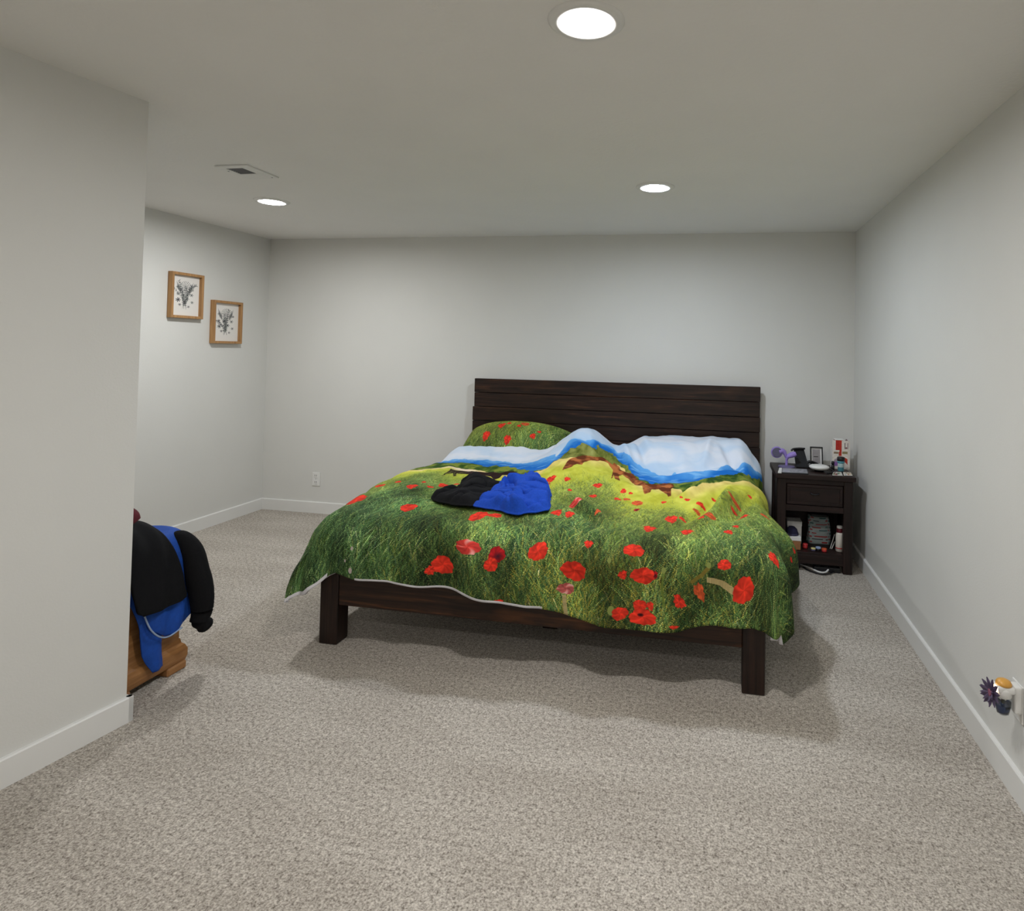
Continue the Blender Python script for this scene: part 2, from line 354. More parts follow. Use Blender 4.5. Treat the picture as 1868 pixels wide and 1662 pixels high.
S0, S1, Y0T, Y1T = -3.50, -0.30, -2.75, -0.05      # the print's extent on the unfolded cloth, metres
TW, TH = 1840, 1552
def paint_meadow():
    rs = np.random.RandomState(3)
    s = S0 + (np.arange(TW) + .5) / TW * (S1 - S0); y = Y0T + (np.arange(TH) + .5) / TH * (Y1T - Y0T)
    Sg, Yg = np.meshgrid(s, y)
    def curve(c):
        c = sorted(c); xs = np.array([p[0] for p in c]); ys = np.array([p[1] for p in c])
        v = np.interp(s, xs, ys); k = np.hanning(31); k /= k.sum()
        return np.convolve(np.pad(v, 15, mode='edge'), k, 'valid')
    A, B, Cc = curve(CURVE_A), curve(CURVE_B), curve(CURVE_C)
    B = np.minimum(B, A - .04); Cc = np.minimum(Cc, B - .03)
    n1 = fbm(Sg * 5, Yg * 5, 41, 5); n2 = fbm(Sg * 22, Yg * 14, 51, 4); n3 = fbm(Sg * 3.5, Yg * 9, 61, 4)
    a = A[None] + .012 * n2; b = B[None] + .03 * n2; c = Cc[None] + .01 * n2
    # sky
    img = mixc(rgb(182, 204, 226), rgb(214, 220, 230), np.clip(.5 + .8 * n3, 0, 1))
    img = mixc(img, rgb(150, 186, 222), np.clip((.05 - (Yg - a)) / .16, 0, 1) * .75)
    # sea, darker towards the shore, with pale crests
    d = np.clip((a - Yg) / np.maximum(a - b, .02), 0, 1)
    sea = mixc(rgb(104, 168, 224), rgb(26, 102, 186), np.clip(d * 1.3, 0, 1))
    w = np.clip((vnoise(Sg * 14, Yg * 60, 71) - .35) * 2.5, 0, 1)
    sea = mixc(sea, rgb(150, 196, 232), w * .55)
    img = np.where((Yg < a)[..., None], sea, img)
    # trees along the shore
    tr = mixc(rgb(46, 76, 26), rgb(122, 134, 52), np.clip(.5 + .9 * n2 + .3 * n1, 0, 1))
    tmix = np.exp(-((Sg + 1.92) / .26) ** 2)
    tr = mixc(tr, rgb(118, 116, 56) + .12 * n2[..., None], tmix * .75)
    img = np.where((Yg < b)[..., None], tr, img)
    # field
    D = c - Yg
    sand = rgb(222, 196, 120); lime = rgb(190, 190, 70); green = rgb(136, 154, 56); deep = rgb(66, 92, 38)
    wid = np.interp(s, [-3.2, -2.9, -2.3, -2.1, -1.5, -1.2, -.7, -.4], [.20, .22, .26, .56, .58, .42, .42, .36])[None]
    f = mixc(np.broadcast_to(sand, img.shape), lime, np.clip(D / (wid * .45), 0, 1))
    f = mixc(f, green, np.clip((D - wid * .7) / (wid * .9), 0, 1))
    f = mixc(f, deep, np.clip((D - wid * 1.5) / .5, 0, 1))
    f = f + .05 * n2[..., None] + .03 * n1[..., None]
    pale = np.exp(-((Sg + 2.72) / .17) ** 2) * np.clip(1 - np.abs(D - .03) / .1, 0, 1)
    f = mixc(f, rgb(238, 216, 204), pale * .9)
    img = np.where((Yg < c)[..., None], f, img)
    # dark shady patches low in the meadow
    low = np.clip((-Yg - 1.9) / .3, 0, 1)
    img = mixc(img, rgb(28, 46, 26), low * np.clip(.25 + 1.1 * fbm(Sg * 5, Yg * 4, 81, 4), 0, .92) * (Yg < c))
    # horses
    ch = mixc(rgb(96, 46, 22), rgb(176, 104, 56), np.clip(.35 + 1.1 * n2 + .5 * vnoise(Sg * 9, Yg * 9, 5), 0, 1))
    img = np.where(in_poly(Sg, Yg, HORSE_1)[..., None], ch, img)
    img = np.where(in_poly(Sg, Yg, HORSE_2)[..., None], rgb(44, 28, 26) + .04 * n2[..., None], img)
    # grass blades, far ones first
    px = TW / (S1 - S0)
    N = 52000
    gy = rs.uniform(Y0T, -.85, N); gs = rs.uniform(S0, S1, N)
    ci = np.clip(((gs - S0) * px).astype(int), 0, TW - 1)
    dd = Cc[ci] - gy - np.interp(gs, s, wid[0]) * .75
    keep = (dd > 0) & (rs.rand(N) < np.clip(.15 + dd * 2.2, 0, 1)); gy, gs, dd = gy[keep], gs[keep], dd[keep]
    o = np.argsort(-gy); gy, gs, dd = gy[o], gs[o], dd[o]; N = len(gy)
    near = np.clip((dd - .1) / .75, 0, 1)
    L = (.035 + .12 * near * rs.rand(N) + .03 * rs.rand(N)); lean = rs.normal(0, .55, N) + .25 * np.sin(gs * 4); bend = rs.normal(0, .5, N)
    pal = np.array([[34, 52, 32], [50, 74, 42], [70, 98, 54], [92, 120, 64], [118, 140, 72], [150, 164, 86], [178, 184, 104], [140, 130, 54], [74, 98, 76], [186, 176, 120]], float) / 255
    pn = np.array([.17, .2, .2, .16, .1, .05, .02, .05, .04, .01]); pf = np.array([.02, .07, .15, .24, .23, .15, .06, .05, .02, .01])
    u = rs.rand(N); cn = np.searchsorted(np.cumsum(pn / pn.sum()), u).clip(0, 9); cf = np.searchsorted(np.cumsum(pf / pf.sum()), u).clip(0, 9)
    k = np.where(rs.rand(N) < near, cn, cf)
    # the picture's lower right and centre carries olive-yellow weeds
    weed = (rs.rand(N) < .3 * np.exp(-((gs + 1.5) / .45) ** 2) * (gy < -2.3)); k = np.where(weed, 7, k)
    clump = fbm(gs * 7, gy * 4.5, 91, 4) + .8 * vnoise(gs * 26, gy * 9, 95)
    colr = pal[k] * rs.uniform(.8, 1.15, (N, 1)) * np.clip(.98 + .46 * clump * (.25 + .75 * near), .34, 1.5)[:, None]
    far = np.clip(1 - dd / .8, 0, 1)[:, None] * .7
    colr = colr * (1 - far) + rgb(164, 170, 70) * far * rs.uniform(.85, 1.15, (N, 1))
    teal = np.clip((-2.45 - gs) / .3, 0, 1)[:, None] * near[:, None] * .35
    colr = colr * (1 - teal) + colr.mean(1, keepdims=True) * rgb(170, 255, 190) * teal * 1.25
    M = 26
    for ch0 in range(0, N, 4000):
        sl = slice(ch0, ch0 + 4000); t = np.linspace(0, 1, M)[None]
        xs = gs[sl, None] + L[sl, None] * (lean[sl, None] * t + bend[sl, None] * t * t) * .7
        ys = gy[sl, None] + L[sl, None] * t
        wd = 1 + 2.0 * near[sl, None] * (1 - t)
        for off in (-1, 0, 1):
            X = ((xs - S0) * px + off).astype(int); Y = ((ys - Y0T) * px).astype(int)
            ok = (X >= 0) & (X < TW) & (Y >= 0) & (Y < TH) & (abs(off) < wd * .75 + .2)
            cc = np.broadcast_to(colr[sl, None], X.shape + (3,)) * (.75 + .45 * t[..., None])
            img[Y[ok], X[ok]] = cc[ok]
    # pale stems and buds
    def stroke(pts, col, w):
        for i in range(len(pts) - 1):
            n = int(np.hypot(pts[i + 1][0] - pts[i][0], pts[i + 1][1] - pts[i][1]) * px) + 2
            for q in np.linspace(0, 1, n):
                cx = (pts[i][0] * (1 - q) + pts[i + 1][0] * q - S0) * px; cy = (pts[i][1] * (1 - q) + pts[i + 1][1] * q - Y0T) * px
                img[max(int(cy - w), 0):int(cy + w) + 1, max(int(cx - w), 0):int(cx + w) + 1] = np.array(col) / 255 * rs.uniform(.9, 1.08)
    stroke([(-1.046, -2.317), (-.99, -2.325), (-.94, -2.354)], (170, 152, 104), 6)
    stroke([(-1.695, -2.45), (-1.69, -2.49), (-1.68, -2.54)], (166, 150, 104), 4)
    stroke([(-1.046, -2.26), (-1.08, -2.30), (-1.12, -2.33)], (118, 104, 46), 3)
    stroke([(-1.24, -2.29), (-1.25, -2.36), (-1.24, -2.44)], (104, 122, 54), 2)
    for (bx, by, r) in [(-1.244, -2.282, 6), (-1.485, -2.26, 5), (-1.47, -2.47, 9), (-2.73, -2.30, 4), (-2.725, -2.40, 6), (-2.76, -2.36, 3), (-1.05, -2.255, 6)]:
        g = disc_pts((bx - S0) * px, (by - Y0T) * px, r, r * 1.3, 0, TW, TH)
        sl, X, Y = g; m = X * X + Y * Y < 1
        img[sl][m] = rgb(128, 138, 74) if bx > -2.5 else rgb(186, 172, 166)
    # poppies
    for (cx, cy, rx, ry, rot, kind) in sorted(POPPY, key=lambda p: -p[1]):
        small = rx < .03
        if cy > -2.08: ry = min(ry, (1.0 if cx > -1.2 else 1.6) * rx)
        g = disc_pts((cx - S0) * px, (cy - Y0T) * px, rx * px * 1.06, ry * px * 1.06, math.radians(rot), TW, TH)
        if g is None: continue
        sl, X, Y = g; r = np.hypot(X, Y); th = np.arctan2(Y, X); ph = rs.uniform(0, 6.28)
        edge = 1 + (.10 * np.sin(3 * th + ph) + .07 * np.sin(7 * th + 2 * ph) + .05 * np.sin(12 * th)) * (.6 if not small else 1.2)
        m = r < edge
        tone = {0: rgb(222, 56, 38), 1: rgb(166, 26, 30), 2: rgb(220, 66, 58), 3: rgb(206, 88, 48), 4: rgb(196, 96, 92)}[kind]
        pet = .5 + .5 * np.sin(2.5 * th + ph * 2 + 2.2 * r)
        colp = tone * (.86 + .17 * pet + .05 * np.sin(9 * th + 5 * r) + .10 * vnoise(X * 3 + ph, Y * 3 + ph, 7))[..., None]
        if kind in (2, 4): colp = mixc(colp, rgb(244, 208, 200), np.clip((pet - .72) * 2.4, 0, 1) * np.clip(r * 1.3, 0, 1))
        if kind == 1: colp = mixc(colp, rgb(58, 22, 34), np.clip(1 - np.hypot(X - .1, Y + .2) * 1.6, 0, 1))
        if rx > .05 and cy < -2.45: colp = mixc(colp, rgb(30, 14, 18), np.clip(1 - np.hypot(X + .15, Y - .25) * 4.2, 0, 1) ** .4)
        soft = np.clip((edge - r) * max(rx * px, 4) * .7, 0, 1)
        img[sl] = np.where(m[..., None], mixc(img[sl], colp, soft), img[sl])
    return np.clip(img, 0, 1)

def paint_ink(seed, W=220, H=360):
    """Botanical ink drawing on off-white paper."""
    rs = np.random.RandomState(seed); img = np.ones((H, W, 3)) * rgb(226, 222, 216)
    def dab(x, y, r, col, k=.8):
        x0, y0 = int(x), int(y); R = int(r) + 1
        if not (R < x0 < W - R and R < y0 < H - R): return
        ys, xs = np.mgrid[max(y0 - R, 0):min(y0 + R + 1, H), max(x0 - R, 0):min(x0 + R + 1, W)]
        m = np.hypot(xs - x, ys - y) <= r
        img[ys[m], xs[m]] = img[ys[m], xs[m]] * (1 - k) + np.array(col) / 255 * k
    def stem(x, y, ang, L, bend, w, col):
        p = []
        for i in range(int(L)):
            x += math.cos(ang); y += math.sin(ang); ang += bend
            dab(x, y, w, col); p.append((x, y, ang))
        return p
    ink = (58, 58, 62); grey = (120, 124, 120)
    cx = W * .48
    def leaf(x, y, a, l, w, col, k):
        for q in np.linspace(0, 1, int(l) + 2):
            dab(x + math.cos(a) * l * q, y + math.sin(a) * l * q, .5 + w * math.sin(math.pi * min(1, q * .96 + .04)), col, k)
    def daisy(x, y, r, n, col, core):
        for k in range(n):
            a = 2 * math.pi * k / n + rs.uniform(-.1, .1); leaf(x + math.cos(a) * r * .25, y + math.sin(a) * r * .25, a, r * .75, r * .13, col, .6)
        dab(x, y, core, (36, 36, 40), .9)
    # long thin stems fanning out of a narrow foot
    for j in range(9):
        ang = math.pi / 2 + (j - 4) * .052 + rs.normal(0, .05)
        q = stem(cx + (j - 4) * 4.0, H * .15 + rs.uniform(0, 40), ang, H * rs.uniform(.40, .66), rs.normal(0, .0030), .8, ink)
        for (x, y, a) in q[26 + 5 * (j % 3)::19]:
            for sd in (-1, 1): leaf(x, y, a + sd * rs.uniform(.45, .85), rs.uniform(12, 24), rs.uniform(1.2, 2.6), ink if rs.rand() < .4 else grey, .6)
    # the shaggy big bloom at the top
    bx, by = cx + rs.uniform(-8, 14), H * .70
    for ring in range(6):
        n = 9 + 3 * ring
        for k in range(n):
            a = 2 * math.pi * (k + .5 * (ring % 2)) / n; r0 = 4 + ring * 8.2
            leaf(bx + math.cos(a) * r0, by + math.sin(a) * r0 * 1.15, a, 9, 1.6, grey if k % 2 else ink, .7)
    for sgn in (-1, 1):                                       # plume and blade leaves
        for j in range(4): leaf(cx + sgn * (34 + 5 * j), H * (.56 + .02 * j), math.pi / 2 - sgn * (.05 + .05 * j), 62 + 8 * j, 2.2, grey if j % 2 else ink, .65)
    for (dx, fy, r, n, core) in [(-54, .38, 22, 7, 7), (20, .42, 19, 6, 6), (52, .53, 18, 6, 5), (-12, .52, 17, 7, 6), (4, .31, 15, 6, 4), (58, .34, 15, 6, 4), (-56, .54, 13, 6, 4), (-36, .26, 13, 6, 3), (34, .22, 12, 5, 3), (62, .66, 13, 6, 3), (-58, .70, 14, 6, 3)]:
        daisy(cx + dx + rs.uniform(-4, 4), H * fy + rs.uniform(-4, 4), r, n, grey if rs.rand() < .5 else ink, core)
    return img

# ------------------------------------------------------------------ materials
M = {}
M['wall'] = mat('wall_paint', (214, 213, 208), .62, .012, 3, bump=.10, bscale=130, spec=.3)
M['ceiling'] = mat('ceiling_paint', (232, 230, 226), .8, .012, 3, bump=.35, bscale=55, spec=.2)
M['trim'] = mat('white_trim', (224, 223, 219), .38, .01, 5)
M['dark_x'] = wood('espresso_wood_lengthwise', 'x', (24, 16, 13), (46, 30, 23), (84, 54, 34), knots=.35)
M['dark_z'] = wood('espresso_wood_upright', 'z', (24, 16, 13), (44, 29, 23), (70, 46, 31), knots=.2)
M['dark_y'] = wood('espresso_wood_sides', 'y', (24, 16, 13), (44, 29, 23), (70, 46, 31), knots=.2)
M['rail'] = wood('espresso_wood_foot_rail', 'x', (30, 19, 14), (54, 34, 23), (112, 68, 34), knots=.55)
M['stand'] = wood('nightstand_veneer', 'x', (26, 17, 15), (40, 26, 23), (54, 37, 31), rough=.45, knots=.1)
M['stand_z'] = wood('nightstand_veneer_upright', 'z', (26, 17, 15), (38, 25, 22), (50, 34, 29), rough=.45, knots=.1)
M['oak'] = wood('honey_oak', 'y', (134, 92, 54), (158, 112, 68), (174, 128, 82), rough=.4, knots=.1)
M['frame'] = wood('light_oak_frame', 'z', (150, 112, 72), (176, 134, 88), (190, 150, 102), rough=.5, knots=.1)
M['white'] = mat('white_plastic', (226, 225, 221), .35, .01)
M['white_cloth'] = mat('white_lining', (216, 214, 218), .85, .03, 30, bump=.2)
M['black'] = mat('black_plastic', (24, 24, 27), .4, .08)
M['black_cloth'] = mat('black_knit', (19, 19, 21), .9, .18, 160, bump=.3, spec=.15)
M['blue_cloth'] = mat('royal_blue_fleece', (22, 68, 172), .82, .14, 120, bump=.3, spec=.2)
M['blue_dim'] = mat('royal_blue_shell', (26, 72, 158), .7, .10, 60, bump=.2, spec=.25)
M['piping'] = mat('pale_piping', (150, 168, 196), .6)
M['maroon'] = mat('maroon_cloth', (92, 30, 40), .85, .15, 60, bump=.2)
M['lilac'] = mat('lilac_plastic', (150, 128, 202), .45, .03)
M['grey_pad'] = mat('grey_pad', (92, 88, 112), .6, .08, 200)
M['glass_clear'] = None
M['teal'] = mat('teal_label', (86, 150, 164), .4, .12, 60)
M['silver'] = mat('silver_paper', (168, 168, 172), .35, .12, 30, c2=(120, 120, 128))
M['paper'] = mat('white_paper', (222, 220, 216), .7, .02)
M['card'] = mat('brown_card', (150, 104, 66), .8, .06)
M['red'] = mat('red_plastic', (196, 54, 56), .4, .08)
M['orange'] = mat('orange_plastic', (204, 88, 48), .4, .08)
M['yellow'] = mat('cream_plastic', (218, 206, 140), .4, .08)
M['skyblue'] = mat('pale_blue_plastic', (150, 168, 204), .4, .08)
M['navy'] = mat('navy_felt', (34, 34, 60), .9, .1, 90)
M['maroon_cap'] = mat('maroon_cap', (98, 30, 42), .45, .05)
M['lotion'] = mat('lotion_bottle', (224, 216, 204), .35, .03)
M['dark_slot'] = mat('dark_recess', (60, 60, 62), .8, .05)
M['grey_metal'] = mat('grey_grille', (120, 120, 122), .5, .05)
M['purple_petal'] = mat('dusty_purple_petal', (74, 62, 86), .55, .18, 90)
M['amber'] = None

def glass(name, c, rough=.05, ior=1.45):
    m, nt, b = new_mat(name)
    b.inputs['Base Color'].default_value = lin(c); b.inputs['Transmission Weight'].default_value = 1.0
    b.inputs['Roughness'].default_value = rough; b.inputs['IOR'].default_value = ior
    return m
M['glass_clear'] = glass('clear_glass', (244, 246, 246))
M['oil'] = glass('dark_blue_oil', (40, 58, 96), .05, 1.35)

def carpet_mat():
    m, nt, b = new_mat('cut_pile_carpet')
    tc = nt.nodes.new('ShaderNodeTexCoord')
    def noise(s, d, r=.5, vec=None, dist=0):
        n = nt.nodes.new('ShaderNodeTexNoise'); n.inputs['Scale'].default_value = s; n.inputs['Detail'].default_value = d
        n.inputs['Roughness'].default_value = r; n.inputs['Distortion'].default_value = dist
        nt.links.new(vec or tc.outputs['Object'], n.inputs['Vector']); return n
    fine = noise(150, 3, .7); mid = noise(60, 3, .6)
    mp = nt.nodes.new('ShaderNodeMapping'); mp.inputs['Scale'].default_value = (.9, 2.6, 1); mp.inputs['Rotation'].default_value = (0, 0, .5)
    nt.links.new(tc.outputs['Object'], mp.inputs['Vector']); big = noise(1.7, 3, .5, mp.outputs['Vector'])
    ad = nt.nodes.new('ShaderNodeMix'); ad.data_type = 'FLOAT'; ad.inputs['Factor'].default_value = .35
    nt.links.new(fine.outputs['Fac'], ad.inputs['A']); nt.links.new(mid.outputs['Fac'], ad.inputs['B'])
    r = nt.nodes.new('ShaderNodeValToRGB'); e = r.color_ramp.elements
    e[0].position = .36; e[0].color = lin((112, 104, 95)); e[1].position = .64; e[1].color = lin((230, 223, 212))
    q = e.new(.5); q.color = lin((185, 177, 166))
    nt.links.new(ad.outputs['Result'], r.inputs['Fac'])
    r2 = nt.nodes.new('ShaderNodeValToRGB'); e2 = r2.color_ramp.elements
    e2[0].position = .35; e2[0].color = (.86, .85, .84, 1); e2[1].position = .65; e2[1].color = (1, 1, 1, 1)
    nt.links.new(big.outputs['Fac'], r2.inputs['Fac'])
    mx = nt.nodes.new('ShaderNodeMix'); mx.data_type = 'RGBA'; mx.blend_type = 'MULTIPLY'; mx.inputs['Factor'].default_value = 1
    nt.links.new(r.outputs['Color'], mx.inputs['A']); nt.links.new(r2.outputs['Color'], mx.inputs['B'])
    nt.links.new(mx.outputs['Result'], b.inputs['Base Color'])
    b.inputs['Roughness'].default_value = .95; b.inputs['Specular IOR Level'].default_value = .1
    bp = nt.nodes.new('ShaderNodeBump'); bp.inputs['Strength'].default_value = .7; bp.inputs['Distance'].default_value = .012
    nt.links.new(ad.outputs['Result'], bp.inputs['Height']); nt.links.new(bp.outputs['Normal'], b.inputs['Normal'])
    return m
M['carpet'] = carpet_mat()

# ------------------------------------------------------------------ the room
XW, YN = -5.04, -7.6
PC = (-3.275, -2.915)                                     # free corner of the left partition
PD = (-math.sin(math.radians(9)), -math.cos(math.radians(9)))
PE = (PC[0] + PD[0] * (YN - PC[1]) / PD[1], YN)
def struct(name, bm, m, label=None):
    o = put(name, bm, m); return tag(o, label, None, None, 'structure')
struct('floor', add_box(BM(), (XW - .3, YN - .1, -.12), (.3, .2, 0)), M['carpet'], 'beige cut pile carpet with faint vacuum streaks')
struct('ceiling', add_box(BM(), (XW - .3, YN - .1, HC), (.3, .2, HC + .12)), M['ceiling'], 'pale grey lightly textured ceiling')
struct('wall_back', add_box(BM(), (XW - .3, 0, 0), (.3, .15, HC)), M['wall'], 'white back wall behind the headboard')
struct('wall_right', add_box(BM(), (0, YN, 0), (.15, 0, HC)), M['wall'], 'white right wall beside the nightstand')
struct('wall_left', add_box(BM(), (XW - .15, PC[1], 0), (XW, 0, HC)), M['wall'], 'white alcove wall where the two pictures hang')
struct('wall_front', add_box(BM(), (PE[0] - .2, YN - .1, 0), (0, YN, HC)), M['wall'], 'white wall behind the photographer')
def prism(bm, foot, z0, z1):
    lo = [bm.verts.new((x, y, z0)) for x, y in foot]; hi = [bm.verts.new((x, y, z1)) for x, y in foot]
    bm.faces.new(lo); bm.faces.new(hi); n = len(foot)
    for i in range(n): bm.faces.new([lo[i], lo[(i + 1) % n], hi[(i + 1) % n], hi[i]])
    return bm
struct('wall_partition', prism(BM(), [PC, PE, (XW - .15, YN), (XW - .15, PC[1])], 0, HC), M['wall'], 'white partition wall that ends beside the draped chest')
BH, BT = .098, .016
def base_run(bm, a, b, nrm, h=BH, t=BT):
    """A skirting board from a to b on the wall whose normal is nrm, top edge eased."""
    a, b, n = Vector((a[0], a[1], 0)), Vector((b[0], b[1], 0)), Vector((nrm[0], nrm[1], 0)).normalized()
    prof = [(0, 0), (t, 0), (t, h - .005), (t - .004, h), (0, h)]
    r = [[bm.verts.new(p + n * d + Vector((0, 0, z))) for d, z in prof] for p in (a, b)]
    bm.faces.new(r[0]); bm.faces.new(r[1])
    for i in range(5): bm.faces.new([r[0][i], r[0][(i + 1) % 5], r[1][(i + 1) % 5], r[1][i]])
    return bm
struct('baseboard_back', base_run(BM(), (XW, 0), (0, 0), (0, -1)), M['trim'], 'white baseboard along the back wall')
struct('baseboard_right', base_run(BM(), (0, YN), (0, -BT), (-1, 0)), M['trim'], 'white baseboard along the right wall')
struct('baseboard_left', base_run(BM(), (XW, PC[1] + BT), (XW, -BT), (1, 0)), M['trim'], 'white baseboard along the alcove wall')
pn = (-PD[1], PD[0])
bm = base_run(BM(), (PC[0] - PD[0] * BT, PC[1] - PD[1] * BT), PE, pn)
base_run(bm, (XW + BT, PC[1]), (PC[0] + BT, PC[1]), (0, 1))
prism(bm, [(PC[0] - .003, PC[1] - .003), (PC[0] + pn[0] * BT, PC[1] + pn[1] * BT), (PC[0] + (pn[0] - PD[0]) * BT, PC[1] + (pn[1] - PD[1]) * BT), (PC[0], PC[1] + BT)], 0, BH)
struct('baseboard_partition', bm, M['trim'], 'white baseboard wrapping the partition corner')

# ------------------------------------------------------------------ recessed lights and ceiling vent
def recessed_light(x, y, label, col, k=1.0, r=.070, R=.112):
    t = thing('recessed_light', (x, y, HC), label, 'ceiling light', 'recessed ceiling lights')
    bm = BM(); n = 40
    prof = [(r, HC - .004), (r + .004, HC - .010), (R - .010, HC - .008), (R, HC - .001), (R, HC + .003), (r, HC + .003)]
    rings = [[bm.verts.new((x + a * math.cos(2 * math.pi * i / n), y + a * math.sin(2 * math.pi * i / n), z)) for i in range(n)] for a, z in prof]
    for j in range(len(prof)):
        for i in range(n):
            f = bm.faces.new([rings[j][i], rings[j][(i + 1) % n], rings[(j + 1) % len(prof)][(i + 1) % n], rings[(j + 1) % len(prof)][i]]); f.smooth = True
    put('trim_ring', bm, M['trim'], t)
    bm = BM(); add_lathe(bm, (x, y, HC), [(r, -.003), (r, -.005), (r * .6, -.0065), (.004, -.007)][::-1], 40)
    put('diffuser', bm, emit('led_diffuser', col, LAMP * k), t, smooth=False)
    return t
recessed_light(-1.42, -3.262, 'large round recessed light nearest the camera, at the top of the picture', LAMP_COL)
recessed_light(-1.396, -1.437, 'round recessed light in the ceiling above the bed', LAMP_COOL)
recessed_light(-3.966, -1.34, 'round recessed light in the alcove ceiling beside the vent', (0.97, 0.985, 1.0), 1.15)

v = thing('ceiling_vent', (-3.60, -1.99, HC), 'small white ceiling vent with a dark grille near the alcove light', 'vent')
vx0, vx1, vy0, vy1 = -3.705, -3.505, -2.115, -1.865
bm = BM(); add_box(bm, (vx0, vy0, HC - .008), (vx1, -2.075, HC), .002); add_box(bm, (vx0, -1.965, HC - .008), (vx1, vy1, HC), .002)
add_box(bm, (vx0, -2.075, HC - .008), (-3.668, -1.965, HC), .0015); add_box(bm, (-3.565, -2.075, HC - .008), (vx1, -1.965, HC), .0015)
put('cover_plate', bm, M['trim'], v)
put('duct_recess', add_box(BM(), (-3.668, -2.075, HC - .002), (-3.565, -1.965, HC + .001)), M['dark_slot'], v)
for k in range(7):
    y = -2.066 + k * .0155
    bm = BM(); add_box(bm, (-3.668, y, HC - .006), (-3.565, y + .005, HC - .002)); put('slat', bm, M['grey_metal'], v)
for sx, sy in ((-3.69, -2.03), (-3.53, -1.89)):
    put('screw', add_lathe(BM(), (sx, sy, HC - .0095), [(.002, 0), (.005, .0008), (.005, .002)], 12), M['grey_metal'], v)

# ------------------------------------------------------------------ the bed
bed = thing('bed_frame', (-1.88, -1.1, 0), 'dark espresso stained wooden king bed frame with plank headboard', 'bed')
hb = put('headboard', add_box(BM(), (-2.98, -.055, .34), (-.72, -.043, 1.21), .002), M['dark_x'], bed)
for px in (-2.93, -1.85, -.77): put('post', add_box(BM(), (px - .045, -.043, .0), (px + .045, -.020, 1.20), .003), M['dark_z'], hb)
ph = .1165; offs = [0, 0.004, -.014, -.008, -.002, 0, -.004, 0]
for k in range(8):
    z1 = 1.238 - k * ph; x0 = -3.004 + [0, .0, -.012, -.012, -.016, -.02, -.01, 0][k]; x1 = -.694 + [0, -.002, .001, -.001, .002, 0, 0, 0][k]
    yy0 = -.092 + [.0, .003, .001, .004, .0, .002, 0, 0][k]
    bm = BM(); add_box(bm, (x0, yy0, z1 - ph + .0025), (x1, -.056, z1), .003)
    put('plank', bm, M['dark_x'], hb)
PW = .098
for px in (-2.957, -.80 - PW):
    put('leg', add_box(BM(), (px, -2.170, 0), (px + PW, -2.170 + PW, .355), .004), M['dark_z'], bed)
put('foot_rail', add_box(BM(), (-2.957 + PW, -2.164, .195), (-.80 - PW, -2.122, .352), .004), M['rail'], bed)
for px in (-2.945, -.85):
    put('side_rail', add_box(BM(), (px, -2.08, .195), (px + .038, -.09, .352), .004), M['dark_y'], bed)
for k in range(9):
    y = -2.02 + k * .225
    put('slat', add_box(BM(), (-2.90, y, .30), (-.855, y + .075, .322), .002), M['dark_x'], bed)
bm = add_box(BM(), (-1.92, -2.10, .215), (-1.84, -.1, .298), .003)
put('center_beam', bm, M['dark_y'], bed)
for y in (-1.75, -.6): put('support_leg', add_box(BM(), (-1.92, y, 0), (-1.84, y + .08, .216), .003), M['dark_z'], bed)

mt = put('mattress', add_box(BM(), (-2.89, -2.055, .324), (-.885, -.12, .592), .05, seg=3), M['white_cloth'], None, (-1.88, -1.1, .324), True)
tag(mt, 'white king mattress lying under the poppy duvet', 'mattress')

# ------------------------------------------------------------------ duvet and pillow with the meadow print
meadow = paint_meadow()
M['meadow'] = image_mat('poppy_meadow_print', meadow, .85, .12, 0, .12)
Sg, Yg, P = duvet(230, 230)
UV = np.stack([(Sg - S0) / (S1 - S0), (Yg - Y0T) / (Y1T - Y0T)], -1)
dv = grid_mesh('duvet', P[:, ::-1], UV[:, ::-1], [M['meadow'], M['white_cloth']], None, (-1.88, -1.1, .60))
nj = P.shape[1] - 1
mi = np.zeros((P.shape[0] - 1, nj), np.int32)               # pale binding that shows along the left half of the hem
for i in range(P.shape[0] - 1):
    sx = Sg[i, 0]
    if -2.70 < sx < -1.80 or sx < -2.90: mi[i, :1] = 1
    if sx < -2.88: mi[i, :2] = 1
dv.data.polygons.foreach_set('material_index', mi.ravel())
solidify(dv, .018, -1.0, 1)
tag(dv, 'duvet printed with a poppy meadow, horses and blue sea, spread over the bed', 'duvet')
# a tie-tape hanging from its right front corner
bm = BM()
add_box(bm, (-.782, -2.196, .256), (-.750, -2.190, .330)); add_box(bm, (-.756, -2.200, .263), (-.728, -2.194, .325))
put('corner_tag', bm, M['white_cloth'], dv)['label'] = 'small white tag below the hem at the right foot corner'

